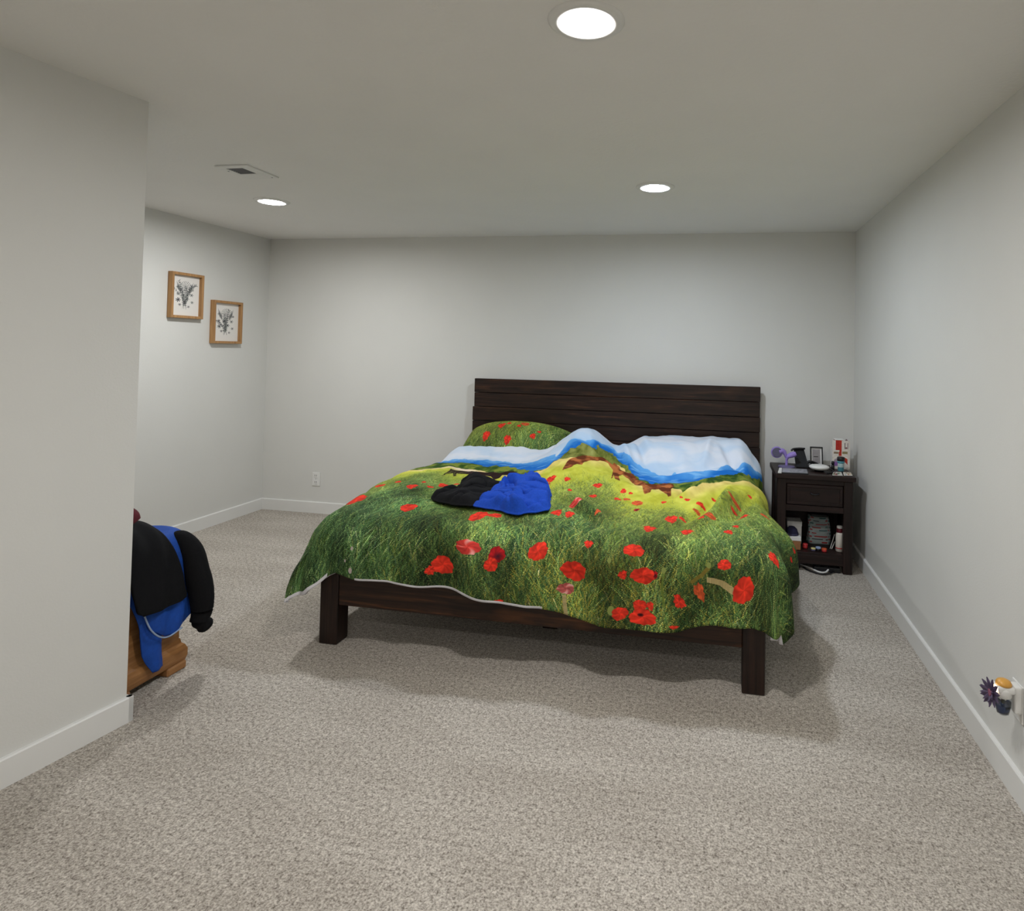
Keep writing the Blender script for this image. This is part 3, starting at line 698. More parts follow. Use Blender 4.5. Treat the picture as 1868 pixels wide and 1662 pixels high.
def pillow(cx, cy, cz, w, d, t, tilt, n=44):
    a = np.linspace(-1, 1, n); U, V = np.meshgrid(a, a, indexing='ij')
    e = np.clip((1 - np.abs(U) ** 2.6), 0, 1) ** .5 * np.clip((1 - np.abs(V) ** 2.4), 0, 1) ** .5
    pin = 1 - .06 * (1 - np.abs(U)) * np.abs(V) ** 3
    h = t * e ** .75 + .006 * fbm(U * 3, V * 3, 4, 3) * e
    X = U * w / 2 * (1 - .05 * V * V * (1 - np.abs(U))); Y = V * d / 2 * pin
    out = []
    for sgn, th in ((1, h), (-1, h * .75)):
        Z = sgn * th - .10 * np.abs(U) ** 2.4 * (.35 + .65 * (V + 1) / 2) + .02
        y2 = Y * math.cos(tilt) - Z * math.sin(tilt); z2 = Y * math.sin(tilt) + Z * math.cos(tilt)
        yw, zw = cy + y2, cz + z2
        lid = top_z(cx + X, np.maximum(yw, -.75)) - .03                 # pressed down where the duvet lies on it
        k = 1 - sstep(-.47, -.35, yw); lo = np.minimum(zw, lid - (0 if sgn > 0 else .02)); zw = zw * (1 - k) + lo * k
        out.append(np.stack([cx + X, yw, np.maximum(zw, .600 if sgn > 0 else .596)], -1))
    return U, V, out
U, V, (pt, pb) = pillow(-2.57, -.318, .735, .86, .45, .095, .65)
puv = np.stack([(U * .42 - 1.12 - S0) / (S1 - S0), (V * .27 - 2.03 - Y0T) / (Y1T - Y0T)], -1)
Pp = np.concatenate([pt, pb[:, ::-1]], 1); Uv = np.concatenate([puv, puv[:, ::-1]], 1)
pil = grid_mesh('pillow', Pp, Uv, M['meadow'], None, (-2.56, -.30, .66))
tag(pil, 'pillow in a green poppy print case against the left of the headboard', 'pillow')

# ------------------------------------------------------------------ crumpled black and blue garment on the bed
cg = thing('crumpled_jacket', (-2.23, -1.7, .66), 'crumpled black and royal blue jacket lying on the duvet', 'jacket')
def duvet_z(x, y): return float(top_z(np.array(x), np.array(y)))
def crumple(name, outline, m, hmax, seed, n=200, nr=60, dirn=(1, 0), bump=lambda X, Y: 0):
    c = np.mean(np.array(outline), 0)
    pts = np.array(spline(list(outline) + [outline[0]], 10))[:-1]; pts = pts + .012 * np.stack([fbm(pts[:, 0] * 17, pts[:, 1] * 17, seed, 3), fbm(pts[:, 1] * 17, pts[:, 0] * 17, seed + 2, 3)], -1)
    ang = np.arctan2(pts[:, 1] - c[1], pts[:, 0] - c[0]); rad = np.hypot(pts[:, 0] - c[0], pts[:, 1] - c[1])
    o = np.argsort(ang); th = np.linspace(-np.pi, np.pi, n, endpoint=False)
    R = np.interp(th, np.concatenate([ang[o] - 2 * np.pi, ang[o], ang[o] + 2 * np.pi]), np.tile(rad[o], 3))
    f = np.linspace(0.001, 1, nr); T, Fr = np.meshgrid(th, f, indexing='ij'); Rr = R[:, None] * Fr
    X, Y = c[0] + Rr * np.cos(T), c[1] + Rr * np.sin(T)
    a, b = X * dirn[0] + Y * dirn[1], -X * dirn[1] + Y * dirn[0]
    wx = a + .035 * fbm(X * 7, Y * 7, seed + 9, 3); wy = b + .035 * fbm(X * 7 + 7, Y * 7, seed + 5, 3)
    n1 = np.abs(vnoise(wx * 4.2, wy * 11, seed)); n2 = np.abs(vnoise(wx * 9 + 3, wy * 21, seed + 1)); lump = fbm(X * 5, Y * 5, seed + 3, 2)
    fold = .62 * np.minimum(n1 * 2.2, 1) ** .7 + .38 * np.minimum(n2 * 2.2, 1) ** .7      # rounded folds, sharp creases between them
    edge = sstep(0, .16, 1 - Fr) ** .7
    H = edge * hmax * (.04 + .96 * fold) * (.72 + .28 * (1 - Fr ** 2) + .22 * lump) + bump(X, Y) * edge
    base = top_z(X, Y) + .004
    top = np.stack([X, Y, base + np.maximum(H, .004)], -1)
    P = np.concatenate([top, top[:1]], 0)
    o = grid_mesh(name, P, None, m, cg); solidify(o, .006, -1)
    return o
crumple('sleeve', GARMENT_BLACK, M['black_cloth'], .052, 12, dirn=(.8, .6), bump=lambda X, Y: .06 * gauss(X + .25 * (Y + 1.5), Y, -2.42, -1.52, .05, .14) + .035 * gauss(X, Y, -2.33, -1.56, .05, .10))
crumple('body', GARMENT_BLUE, M['blue_cloth'], .078, 27, dirn=(.75, -.66))
# ------------------------------------------------------------------ pictures on the alcove wall
def picture(y0, y1, z0, z1, seed, label):
    t = thing('framed_picture', (XW, (y0 + y1) / 2, z0), label, 'picture', 'botanical pictures on the alcove wall')
    d, w, xw = .040, .020, XW + .001
    for nm, lo, hi in (('frame_side', (xw, y0, z0), (xw + d, y0 + w, z1)), ('frame_side', (xw, y1 - w, z0), (xw + d, y1, z1)),
                       ('frame_rail', (xw, y0 + w, z1 - w), (xw + d, y1 - w, z1)), ('frame_rail', (xw, y0 + w, z0), (xw + d, y1 - w, z0 + w))):
        put(nm, add_box(BM(), lo, hi, .0015), M['frame'], t)
    a, b = y0 + w, y1 - w; c, e = z0 + w, z1 - w
    Pg = np.array([[(xw + .010, y, z) for z in (c, e)] for y in (a, b)]); uv = np.array([[(u, q) for q in (0, 1)] for u in (0, 1)], float)
    o = grid_mesh('botanical_print', Pg, uv, image_mat('ink_drawing', paint_ink(seed), .8), t, smooth=False); solidify(o, .004, 0)
    put('backing', add_box(BM(), (xw, a, c), (xw + .006, b, e)), M['card'], t)
    return t
picture(-1.062, -.768, 1.668, 2.012, 5, 'upper oak framed botanical ink drawing, nearer the partition')
picture(-.660, -.352, 1.482, 1.832, 8, 'lower oak framed botanical ink drawing, nearer the back wall corner')

# ------------------------------------------------------------------ outlet on the back wall
t = thing('wall_outlet', (-4.50, 0, .25), 'white wall outlet low on the back wall left of the bed', 'outlet')
put('cover_plate', add_box(BM(), (-4.538, -.007, .238), (-4.462, -.0005, .358), .003, seg=2), M['white'], t)
for z in (.327, .270):
    rc = put('receptacle', add_box(BM(), (-4.517, -.010, z - .018), (-4.483, -.006, z + .018), .004, seg=2), M['white'], t)
    for dx in (-.008, .008): put('slot', add_box(BM(), (-4.5 + dx - .0015, -.0105, z - .004), (-4.5 + dx + .0015, -.0098, z + .010)), M['dark_slot'], rc)
put('screw', add_lathe(BM(), (-4.5, -.0085, .2985), [(.003, 0), (.003, .002)], 10, 'y'), M['grey_metal'], t)

# ------------------------------------------------------------------ nightstand
NX0, NX1, NY0, NY1, NT = -.598, -.098, -.49, -.06, .665
ns = thing('nightstand', ((NX0 + NX1) / 2, (NY0 + NY1) / 2, 0), 'dark wooden nightstand with one drawer and an open shelf in the right corner', 'nightstand')
put('top', add_box(BM(), (NX0 - .016, NY0 - .015, NT - .034), (NX1 + .016, NY1 + .01, NT), .004), M['stand'], ns)
for x0, x1 in ((NX0, NX0 + .06), (NX1 - .06, NX1)):
    for y0, y1 in ((NY0, NY0 + .045), (NY1 - .045, NY1)):
        put('leg', add_box(BM(), (x0, y0, 0), (x1, y1, NT - .034), .003), M['stand_z'], ns)
for x0 in (NX0 + .015, NX1 - .03): put('side_panel', add_box(BM(), (x0, NY0 + .04, .06), (x0 + .015, NY1 - .04, NT - .034)), M['stand_z'], ns)
put('back_panel', add_box(BM(), (NX0 + .03, NY1 - .03, .06), (NX1 - .03, NY1 - .018, NT - .034)), M['stand'], ns)
put('rail', add_box(BM(), (NX0 + .058, NY0 + .006, NT - .066), (NX1 - .058, NY0 + .03, NT - .034), .001), M['stand'], ns)
put('rail', add_box(BM(), (NX0 + .058, NY0 + .006, NT - .255), (NX1 - .058, NY0 + .03, NT - .215), .001), M['stand'], ns)
dr = put('drawer', add_box(BM(), (NX0 + .064, NY0 + .010, NT - .212), (NX1 - .064, NY1 - .06, NT - .069), .002), M['stand'], ns)
bm = BM()
for lo, hi in (((NX0 + .066, NT - .09), (NX1 - .066, NT - .071)), ((NX0 + .066, NT - .210), (NX1 - .066, NT - .191)), ((NX0 + .066, NT - .191), (NX0 + .086, NT - .09)), ((NX1 - .086, NT - .191), (NX1 - .066, NT - .09))):
    add_box(bm, (lo[0], NY0 + .004, lo[1]), (hi[0], NY0 + .011, hi[1]), .002)
put('drawer_frame', bm, M['stand'], dr)
bm = BM(); xm = (NX0 + NX1) / 2
add_tube(bm, spline([(xm - .026, NY0 + .010, NT - .128), (xm - .022, NY0 - .008, NT - .130), (xm, NY0 - .012, NT - .133), (xm + .022, NY0 - .008, NT - .130), (xm + .026, NY0 + .010, NT - .128)], 5), .005, 8)
put('handle', bm, M['black'], dr)
put('shelf', add_box(BM(), (NX0 + .02, NY0 + .008, .108), (NX1 - .02, NY1 - .02, .130), .002), M['stand'], ns)
put('apron', add_box(BM(), (NX0 + .058, NY0 + .004, .052), (NX1 - .058, NY0 + .024, .112), .002), M['stand'], ns)

# things on the nightstand ------------------------------------------------
Z = NT
# silver tray-like magazine with a white spine
t = thing('magazine', (-.50, -.40, Z), 'silver grey magazine with a white spine lying at the left of the nightstand top', 'magazine')
def quad_prism(bm, c, z0, z1, mi=0):
    lo = [bm.verts.new((x, y, z0)) for x, y in c]; hi = [bm.verts.new((x, y, z1)) for x, y in c]
    for f in ([lo, hi] + [[lo[i], lo[(i + 1) % 4], hi[(i + 1) % 4], hi[i]] for i in range(4)]): bm.faces.new(f).material_index = mi
    return bm
put('pages', quad_prism(BM(), [(-.592, -.497), (-.392, -.49), (-.375, -.32), (-.565, -.325)], Z, Z + .007), M['black'], t)
put('cover', quad_prism(BM(), [(-.568, -.492), (-.396, -.486), (-.380, -.324), (-.548, -.329)], Z + .007, Z + .0085), M['silver'], t)
put('cover_picture', quad_prism(BM(), [(-.51, -.455), (-.41, -.45), (-.40, -.37), (-.50, -.375)], Z + .0085, Z + .009), mat('cover_photo', (70, 70, 78), .4, .5, 40, c2=(176, 176, 182)), t)
put('spine', quad_prism(BM(), [(-.596, -.499), (-.572, -.498), (-.552, -.325), (-.57, -.325)], Z + .001, Z + .009), M['white'], t)
# lilac sprout-shaped stand with a grey round pad
lx, ly = -.512, -.245
t = thing('charging_stand', (lx, ly, Z), 'lilac sprout shaped stand with a round grey pad on the nightstand', 'stand')
put('base', add_lathe(BM(), (lx, ly, Z + .0005), [(.058, 0), (.060, .004), (.058, .010), (.02, .014), (.012, .016)], 32), mat('lilac_base', (104, 96, 132), .5), t)
bm = BM(); add_tube(bm, spline([(lx, ly, Z + .012), (lx + .001, ly, Z + .045), (lx - .002, ly, Z + .075), (lx - .006, ly, Z + .095)], 6), [.010 - .003 * i / 18 for i in range(19)], 12)
put('stem', bm, M['lilac'], t)
bm = BM(); add_tube(bm, spline([(lx - .004, ly, Z + .075), (lx - .012, ly, Z + .10), (lx - .028, ly, Z + .118), (lx - .055, ly - .002, Z + .112)], 6), [.010 + .012 * (i / 18) for i in range(19)], 12, flat=1.0)
put('arm', bm, M['lilac'], t)
bm = BM(); add_tube(bm, spline([(lx + .002, ly, Z + .055), (lx + .010, ly, Z + .078), (lx + .030, ly, Z + .090), (lx + .050, ly, Z + .097), (lx + .066, ly, Z + .104)], 6), [.008 + .018 * math.sin(min(i / 24, 1) * 2.5) for i in range(25)], 12, flat=.8)
put('leaf', bm, M['lilac'], t)
hd = put('pad_holder', add_lathe(BM(), (lx - .070, ly - .002, Z + .108), [(.026, .008), (.038, .006), (.042, -.004), (.040, -.012), (.036, -.013)][::-1], 32, 'y'), M['lilac'], t)
put('pad', add_lathe(BM(), (lx - .070, ly - .002, Z + .108), [(.033, -.0165), (.035, -.0145), (.035, -.012)], 32, 'y'), M['grey_pad'], hd)
# black phone stand: a leaning slab with a lip on top and a foot
phs = t = thing('phone_stand', (-.395, -.19, Z), 'black leaning phone stand with a wide top lip on the nightstand', 'stand')
bm = BM(); a = [(-.445, -.235, Z + .006), (-.352, -.235, Z + .006), (-.378, -.15, Z + .122), (-.452, -.15, Z + .122)]
f1 = [bm.verts.new(p) for p in a]; f2 = [bm.verts.new((p[0], p[1] + .014, p[2] + .004)) for p in a]
bm.faces.new(f1); bm.faces.new(f2)
for i in range(4): bm.faces.new([f1[i], f1[(i + 1) % 4], f2[(i + 1) % 4], f2[i]])
put('back_plate', bm, M['black'], t)
bm = BM(); add_tube(bm, spline([(-.470, -.165, Z + .112), (-.455, -.160, Z + .124), (-.415, -.158, Z + .130), (-.372, -.158, Z + .130)], 5), .010, 10, flat=.7); put('lip', bm, M['black'], t)
bm = BM(); add_box(bm, (-.440, -.24, Z + .0005), (-.330, -.13, Z + .010), .003); put('foot', bm, M['black'], t)
bm = BM(); add_tube(bm, spline([(-.37, -.20, Z + .03), (-.34, -.20, Z + .042), (-.30, -.19, Z + .030), (-.27, -.18, Z + .01)], 6), .011, 10); put('arm', bm, M['black'], t)
# small framed print leaning on the wall
t = thing('small_frame', (-.283, -.11, Z), 'small black framed print leaning upright on the nightstand', 'picture frame')
def lean(x, h, d=0): return (x, -.125 + h * .22 - d, Z + h)
fx0, fx1, fh, fw = -.328, -.238, .140, .008
def slab(bm, x0, x1, h0, h1, d0, d1):
    c = [lean(x0, h0, d0), lean(x1, h0, d0), lean(x1, h1, d0), lean(x0, h1, d0)]; e = [lean(x0, h0, d1), lean(x1, h0, d1), lean(x1, h1, d1), lean(x0, h1, d1)]
    p = [bm.verts.new(q) for q in c]; r = [bm.verts.new(q) for q in e]
    bm.faces.new(p); bm.faces.new(r)
    for i in range(4): bm.faces.new([p[i], p[(i + 1) % 4], r[(i + 1) % 4], r[i]])
    return bm
bm = BM(); slab(bm, fx0, fx0 + fw, 0.001, fh, 0, .014); slab(bm, fx1 - fw, fx1, 0.001, fh, 0, .014); slab(bm, fx0, fx1, fh - fw, fh, 0, .014); slab(bm, fx0, fx1, 0.001, fw, 0, .014)
put('frame', bm, M['black'], t)
put('mat_board', slab(BM(), fx0 + fw, fx1 - fw, fw, fh - fw, 0, .006), M['paper'], t)
put('print', slab(BM(), fx0 + .016, fx1 - .020, .022, fh - .018, .006, .008), mat('faded_print', (150, 144, 144), .6, .15, 30), t)
put('print_line', slab(BM(), fx0 + .024, fx1 - .034, .066, .072, .008, .009), mat('print_ink', (70, 66, 66), .6), t)
# white round device on a dark tray
t = thing('round_dish', (-.298, -.335, Z), 'shallow white round dish with a domed lid at the front of the nightstand', 'dish')
put('foot', add_lathe(BM(), (-.298, -.335, Z + .0005), [(.030, 0), (.034, .006), (.040, .012)], 28), M['black'], t)
bm = BM(); add_lathe(bm, (-.298, -.335, Z + .011), [(.038, 0), (.060, .008), (.069, .018), (.068, .026), (.055, .032), (.02, .036), (.002, .037)], 40)
put('shell', bm, M['white'], t)
# black cord around the dish
bm = BM(); add_tube(bm, spline([(-.345, -.22, Z + .008), (-.30, -.235, Z + .008), (-.25, -.235, Z + .012), (-.215, -.27, Z + .008), (-.20, -.33, Z + .006), (-.23, -.40, Z + .006), (-.26, -.43, Z + .006)], 7), .0055, 8)
put('cord', bm, M['black'], phs)
# tall carton
def paint_carton():
    H, W = 230, 130; y, x = np.mgrid[0:H, 0:W]; u, q = x / W, y / H; img = np.ones((H, W, 3)) * rgb(222, 214, 204)
    def blk(m, c): img[m] = rgb(*c)
    blk((u > .18) & (u < .52) & (q > .64), (178, 44, 36)); blk((u > .36) & (u < .52) & (q > .45), (186, 52, 36))
    blk((u > .06) & (u < .40) & (q > .60) & (q < .66), (230, 222, 212)); blk((u > .08) & (u < .34) & (q > .53) & (q < .60), (140, 120, 96))
    blk((u > .56) & (q > .53) & (q < .62), (150, 136, 100)); blk((u > .55) & (q > .62) & (q < .65), (232, 226, 218))
    r = np.hypot((u - .5) * .57, q - .06); blk((r < .36) & (r > .22) & (u > .5) & (q > .06), (190, 58, 40)); blk((r < .40) & (r > .36) & (q > .06), (236, 228, 214))
    r2 = np.hypot((u - .30) * .57, q - .24); blk((r2 < .125) & (q > .24), (164, 150, 164)); blk((u > .09) & (u < .5) & (q > .10) & (q < .25), (142, 100, 166))
    blk((u > .86) | (q < .04), (214, 206, 196)); blk((np.hypot((u - .78) * .57, q - .74) < .03), (120, 70, 74))
    blk((u > .68) & (u < .73) & (q > .70) & (q < .92), (110, 96, 100)); blk((u > .84) & (u < .88) & (q > .70) & (q < .92), (130, 116, 120))
    return img + .02 * fbm(x / 9., y / 9., 3, 2)[..., None]
t = thing('tall_carton', (-.118, -.16, Z), 'tall red and white printed carton standing at the right back of the nightstand', 'box')
cx0, cx1, cy0, cy1, cz1 = -.186, -.064, -.20, -.13, Z + .208
put('carton', add_box(BM(), (cx0, cy0, Z + .0005), (cx1, cy1, Z + .150), .002), M['paper'], t)
Pg = np.array([[(x, cy0 - .0015, z) for z in (Z + .001, cz1)] for x in (cx0, cx1)]); uvq = np.array([[(a, b) for b in (0, 1)] for a in (0, 1)], float)
o = grid_mesh('printed_front', Pg, uvq, image_mat('carton_print', paint_carton(), .5), t, smooth=False); solidify(o, .002, 0)
bm = BM(); add_box(bm, (cx0 + .020, cy0 + .002, Z + .150), (cx0 + .075, cy1 - .012, Z + .215), .002); put('inner_packet', bm, M['red'], t)
put('packet_lid', add_box(BM(), (cx0 + .016, cy0 - .001, Z + .209), (cx0 + .079, cy1 - .010, Z + .217), .001), M['paper'], t)
bm = BM(); add_tube(bm, spline([(cx1 - .034, cy0 + .02, Z + .14), (cx1 - .032, cy0 + .02, Z + .185), (cx1 - .022, cy0 + .02, Z + .214), (cx1 - .012, cy0 + .02, Z + .185), (cx1 - .010, cy0 + .02, Z + .14)], 6), .004, 8); put('hang_loop', bm, mat('mauve_loop', (126, 104, 110), .6), t)
# teal jar with a dark cap, small black bottle, printed cards
jx, jy = -.142, -.285
t = thing('teal_jar', (jx, jy, Z), 'small teal labelled jar with a dark cap in front of the carton', 'jar')
put('body', add_lathe(BM(), (jx, jy, Z + .0005), [(.018, 0), (.021, .004), (.021, .058), (.026, .062), (.026, .070), (.022, .074)], 28), M['teal'], t)
put('label_band', add_lathe(BM(), (jx, jy, Z + .030), [(.0214, 0), (.0216, .001), (.0216, .026), (.0214, .027)], 28), mat('pale_label', (168, 190, 190), .5, .1, 80), t)
put('cap', add_lathe(BM(), (jx, jy, Z + .074), [(.024, 0), (.026, .002), (.026, .024), (.023, .028), (.004, .029)], 28), M['black'], t)
bx, by = -.192, -.26
t = thing('black_bottle', (bx, by, Z), 'small black dropper bottle beside the teal jar', 'bottle')
put('body', add_lathe(BM(), (bx, by, Z + .0005), [(.010, 0), (.012, .003), (.012, .032), (.007, .040)], 20), M['black'], t)
put('cap', add_lathe(BM(), (bx, by, Z + .040), [(.007, 0), (.0105, .002), (.0115, .018), (.008, .024)], 20), M['black'], t)
def paint_card(seed):
    rs = np.random.RandomState(seed); img = np.ones((64, 96, 3)) * rgb(214, 208, 196); y, x = np.mgrid[0:64, 0:96]
    for k in range(14):
        c = rs.uniform(0, 1, 2) * (84, 52) + 6; r = rs.uniform(4, 12); col = [(166, 92, 52), (92, 122, 74), (196, 158, 92), (120, 60, 52), (110, 150, 170)][rs.randint(5)]
        img[np.hypot(x - c[0], y - c[1]) < r] = rgb(*col)
    img[(x < 5) | (x > 90) | (y < 5) | (y > 58)] = rgb(222, 218, 210)
    return img
for i, (c, lab) in enumerate([([(-.236, -.492), (-.166, -.482), (-.150, -.345), (-.205, -.355)], 'left small picture card lying at the right front of the nightstand'),
                              ([(-.158, -.478), (-.098, -.462), (-.086, -.335), (-.138, -.345)], 'right small picture card lying on the nightstand corner')]):
    t = thing('picture_card', (c[0][0], c[0][1], Z), lab, 'card', 'picture cards on the nightstand')
    put('card_base', quad_prism(BM(), c, Z + .0003, Z + .004), M['black'], t)
    Pg = np.array([[(c[0][0], c[0][1], Z + .0045), (c[3][0], c[3][1], Z + .0045)], [(c[1][0], c[1][1], Z + .0045), (c[2][0], c[2][1], Z + .0045)]])
    o = grid_mesh('card_face', Pg, uvq, image_mat('card_print', paint_card(i + 2), .3), t, smooth=False); solidify(o, .0008, 0)

# things on the open shelf --------------------------------------------------
ZS = .130
def paint_bag():
    H, W = 200, 140; y, x = np.mgrid[0:H, 0:W]; img = np.ones((H, W, 3)) * rgb(150, 160, 160) + .03 * fbm(x / 12., y / 12., 2, 2)[..., None]
    rs = np.random.RandomState(4)
    for r in range(9):
        for k in range(4):
            cx, cy = (k + .5 * (r % 2) + rs.uniform(-.1, .1)) * 40, 12 + r * 22 + rs.uniform(-3, 3)
            col = [(150, 44, 44), (62, 96, 96), (60, 64, 66), (150, 44, 44), (96, 128, 124)][rs.randint(5)]
            img[(np.abs(x - cx) < rs.uniform(8, 17)) & (np.abs(y - cy) < rs.uniform(3, 5.5))] = rgb(*col)
    return img
t = thing('patterned_bag', (-.275, -.22, ZS), 'patterned red, teal and white bag standing on the nightstand shelf', 'bag')
def bag_grid(n=16):
    a = np.linspace(0, 2 * np.pi, 41); h = np.linspace(0, 1, n); A, Hh = np.meshgrid(a, h, indexing='ij')
    sx = np.sign(np.cos(A)) * np.abs(np.cos(A)) ** .45; sy = np.sign(np.sin(A)) * np.abs(np.sin(A)) ** .45
    w = .082 - .010 * Hh + .004 * np.sin(A * 3 + Hh * 5); d = .055 * (1 - .55 * Hh ** 2)
    return A, Hh, np.stack([-.275 + sx * w, -.215 + sy * d + .012 * Hh, ZS + .001 + Hh * .19 + .004 * np.sin(A * 5) * Hh], -1)
A, Hh, Pb = bag_grid(); buv = np.stack([(A / (2 * np.pi) * 2.4) % 1.0, Hh], -1)
o = grid_mesh('bag_body', Pb, buv, image_mat('bag_print', paint_bag(), .6), t); solidify(o, .003, -1)
bm = BM(); add_box(bm, (-.335, -.235, ZS + .188), (-.215, -.19, ZS + .206), .006, seg=2); put('bag_top', bm, M['black'], t)
put('bag_bottom', add_box(BM(), (-.338, -.25, ZS + .0005), (-.212, -.18, ZS + .004)), M['black'], t)
t = thing('white_box', (-.455, -.24, ZS), 'plain white box at the back left of the nightstand shelf', 'box')
put('box', add_box(BM(), (-.505, -.29, ZS + .0005), (-.405, -.18, ZS + .155), .002), M['paper'], t); put('box_lid', add_box(BM(), (-.507, -.292, ZS + .125), (-.403, -.178, ZS + .158), .002), M['paper'], t)
t = thing('brown_box', (-.475, -.39, ZS), 'brown box with a white lid at the front left of the nightstand shelf', 'box')
put('box', add_box(BM(), (-.525, -.445, ZS + .0005), (-.430, -.335, ZS + .068), .002), M['card'], t)
put('box_lid', add_box(BM(), (-.527, -.447, ZS + .062), (-.428, -.333, ZS + .090), .002), M['white'], t)
t = thing('knit_cap', (-.485, -.39, ZS + .09), 'dark navy rounded cap lying on the brown box', 'cap')
put('crown', add_lathe(BM(), (-.485, -.39, ZS + .0905), [(.042, 0), (.044, .012), (.036, .040), (.020, .055), (.003, .060)], 24), M['navy'], t)
put('band', add_lathe(BM(), (-.485, -.39, ZS + .0912), [(.0455, 0), (.046, .003), (.046, .011), (.0455, .013)], 24), mat('navy_band', (58, 58, 84), .8), t)
bx, by = -.166, -.40
t = thing('lotion_bottle', (bx, by, ZS), 'white bottle with a maroon neck band at the right of the nightstand shelf', 'bottle')
put('body', add_lathe(BM(), (bx, by, ZS + .0005), [(.022, 0), (.026, .004), (.026, .118), (.020, .132)], 28), M['lotion'], t)
put('neck_band', add_lathe(BM(), (bx, by, ZS + .132), [(.021, 0), (.022, .002), (.021, .026), (.019, .028)], 28), M['maroon_cap'], t)
put('cap', add_lathe(BM(), (bx, by, ZS + .160), [(.018, 0), (.0195, .002), (.019, .014), (.015, .017)], 28), M['white'], t)
put('label_stripe', add_lathe(BM(), (bx, by, ZS + .022), [(.0262, 0), (.0264, .001), (.0264, .006), (.0262, .007)], 28), M['red'], t)
for i, (x, y, h, r, m, lab) in enumerate([(-.392, -.385, .030, .017, 'red', 'pink red little pot beside the brown box on the nightstand shelf'),
                                          (-.345, -.435, .020, .015, 'yellow', 'cream little pot in front of the patterned bag'),
                                          (-.310, -.425, .026, .017, 'skyblue', 'pale blue topped little pot in front of the patterned bag'),
                                          (-.272, -.435, .022, .017, 'orange', 'orange little pot in front of the patterned bag')]):
    t = thing('little_pot', (x, y, ZS), lab, 'pot', 'little pots on the nightstand shelf')
    put('pot', add_lathe(BM(), (x, y, ZS + .0005), [(r * .85, 0), (r, .002), (r, h * .6), (r * .93, h * .62)], 20), M['black' if i == 2 else 'red' if i in (0, 3) else 'grey_pad'], t)
    put('lid', add_lathe(BM(), (x, y, ZS + h * .62), [(r * 1.0, 0), (r * 1.04, .002), (r * 1.02, h * .36), (r * .85, h * .42)], 20), M[m], t)
for p, q, lab in [((-.222, -.37, ZS + .004), (-.186, -.33, ZS + .096), 'longer white stick leaning beside the lotion bottle'), ((-.213, -.375, ZS + .004), (-.188, -.35, ZS + .05), 'shorter white stick beside the lotion bottle')]:
    tag(put('paper_stick', add_tube(BM(), [p, [(a + b) / 2 for a, b in zip(p, q)], q], .003, 8), M['paper'], None, p), lab, 'stick')
# under the nightstand
t = thing('power_strip', (-.20, -.44, 0), 'black power strip on the carpet under the nightstand', 'power strip')
put('case', add_box(BM(), (-.345, -.475, .001), (-.170, -.415, .034), .006, seg=2), M['black'], t)
for k in range(3): put('socket', add_lathe(BM(), (-.315 + k * .055, -.445, .034), [(.017, 0), (.017, .002), (.014, .0025)], 16), M['dark_slot'], t)
bm = add_tube(BM(), spline([(-.41, -.42, .008), (-.385, -.475, .008), (-.335, -.525, .008), (-.295, -.538, .008), (-.25, -.515, .008), (-.215, -.478, .010)], 8), .005, 8)
put('cord', bm, M['black'], t)
bm = add_tube(BM(), spline([(-.44, -.36, .012), (-.37, -.43, .010), (-.315, -.505, .010), (-.27, -.495, .010), (-.235, -.45, .03)], 8), .006, 8)
put('cord', bm, M['white'], t)['label'] = 'pale cord'
bm = BM(); add_box(bm, (-.525, -.44, .001), (-.43, -.30, .045), .008, seg=2)
tag(put('black_adapter', bm, M['black'], None, (-.48, -.37, 0)), 'black power adapter brick under the left of the nightstand', 'adapter')

# ------------------------------------------------------------------ plug-in flower warmer on the right wall
wy, wz = -2.66, .355
t = thing('scent_warmer', (0, wy, wz), 'white plug-in scent warmer with a purple flower and dark oil vial on the right wall', 'air freshener')
put('outlet_plate', add_box(BM(), (-.007, wy - .005, wz - .09), (-.0005, wy + .07, wz + .035), .003, seg=2), M['white'], t)
bm = BM(); add_box(bm, (-.032, wy - .012, wz - .055), (-.007, wy + .032, wz + .038), .008, seg=3); add_box(bm, (-.085, wy - .020, wz + .012), (-.030, wy + .030, wz + .036), .008, seg=3)
put('housing', bm, M['white'], t, smooth=False)
put('collar', add_lathe(BM(), (-.062, wy + .004, wz - .006), [(.019, 0), (.026, .006), (.027, .026), (.024, .034)], 28), M['white'], t)
put('glow_window', add_box(BM(), (-.0905, wy - .012, wz + .008), (-.085, wy + .012, wz + .030), .002), emit('warm_night_light', (1, .78, .45), 9), t)
put('amber_cap', add_lathe(BM(), (-.060, wy + .004, wz + .035), [(.024, 0), (.0245, .006), (.020, .014), (.010, .019), (.002, .020)], 28), mat('amber_cap', (216, 160, 74), .35, .1, 40), t)
put('oil_vial', add_lathe(BM(), (-.062, wy + .004, wz - .062), [(.014, 0), (.018, .003), (.024, .030), (.024, .044), (.013, .050), (.012, .058)], 28), M['glass_clear'], t)
put('oil', add_lathe(BM(), (-.062, wy + .004, wz - .059), [(.012, .002), (.0155, .004), (.0205, .028), (.0205, .030)], 28), M['oil'], t)
put('wick', add_lathe(BM(), (-.062, wy + .004, wz - .028), [(.004, 0), (.004, .028)], 10), mat('olive_wick', (92, 96, 84), .8), t)
fc = Vector((-.103, wy - .008, wz + .010)); nrm = Vector((-.95, -.28, .12)).normalized(); e1 = nrm.cross(Vector((0, 0, 1))).normalized(); e2 = e1.cross(nrm)
fl = put('flower_center', add_lathe(BM(), fc, [(.012, -.008), (.0125, 0), (.009, .008), (.002, .010)], 16, 'x'), mat('rosy_center', (140, 84, 104), .6, .3, 200), t)
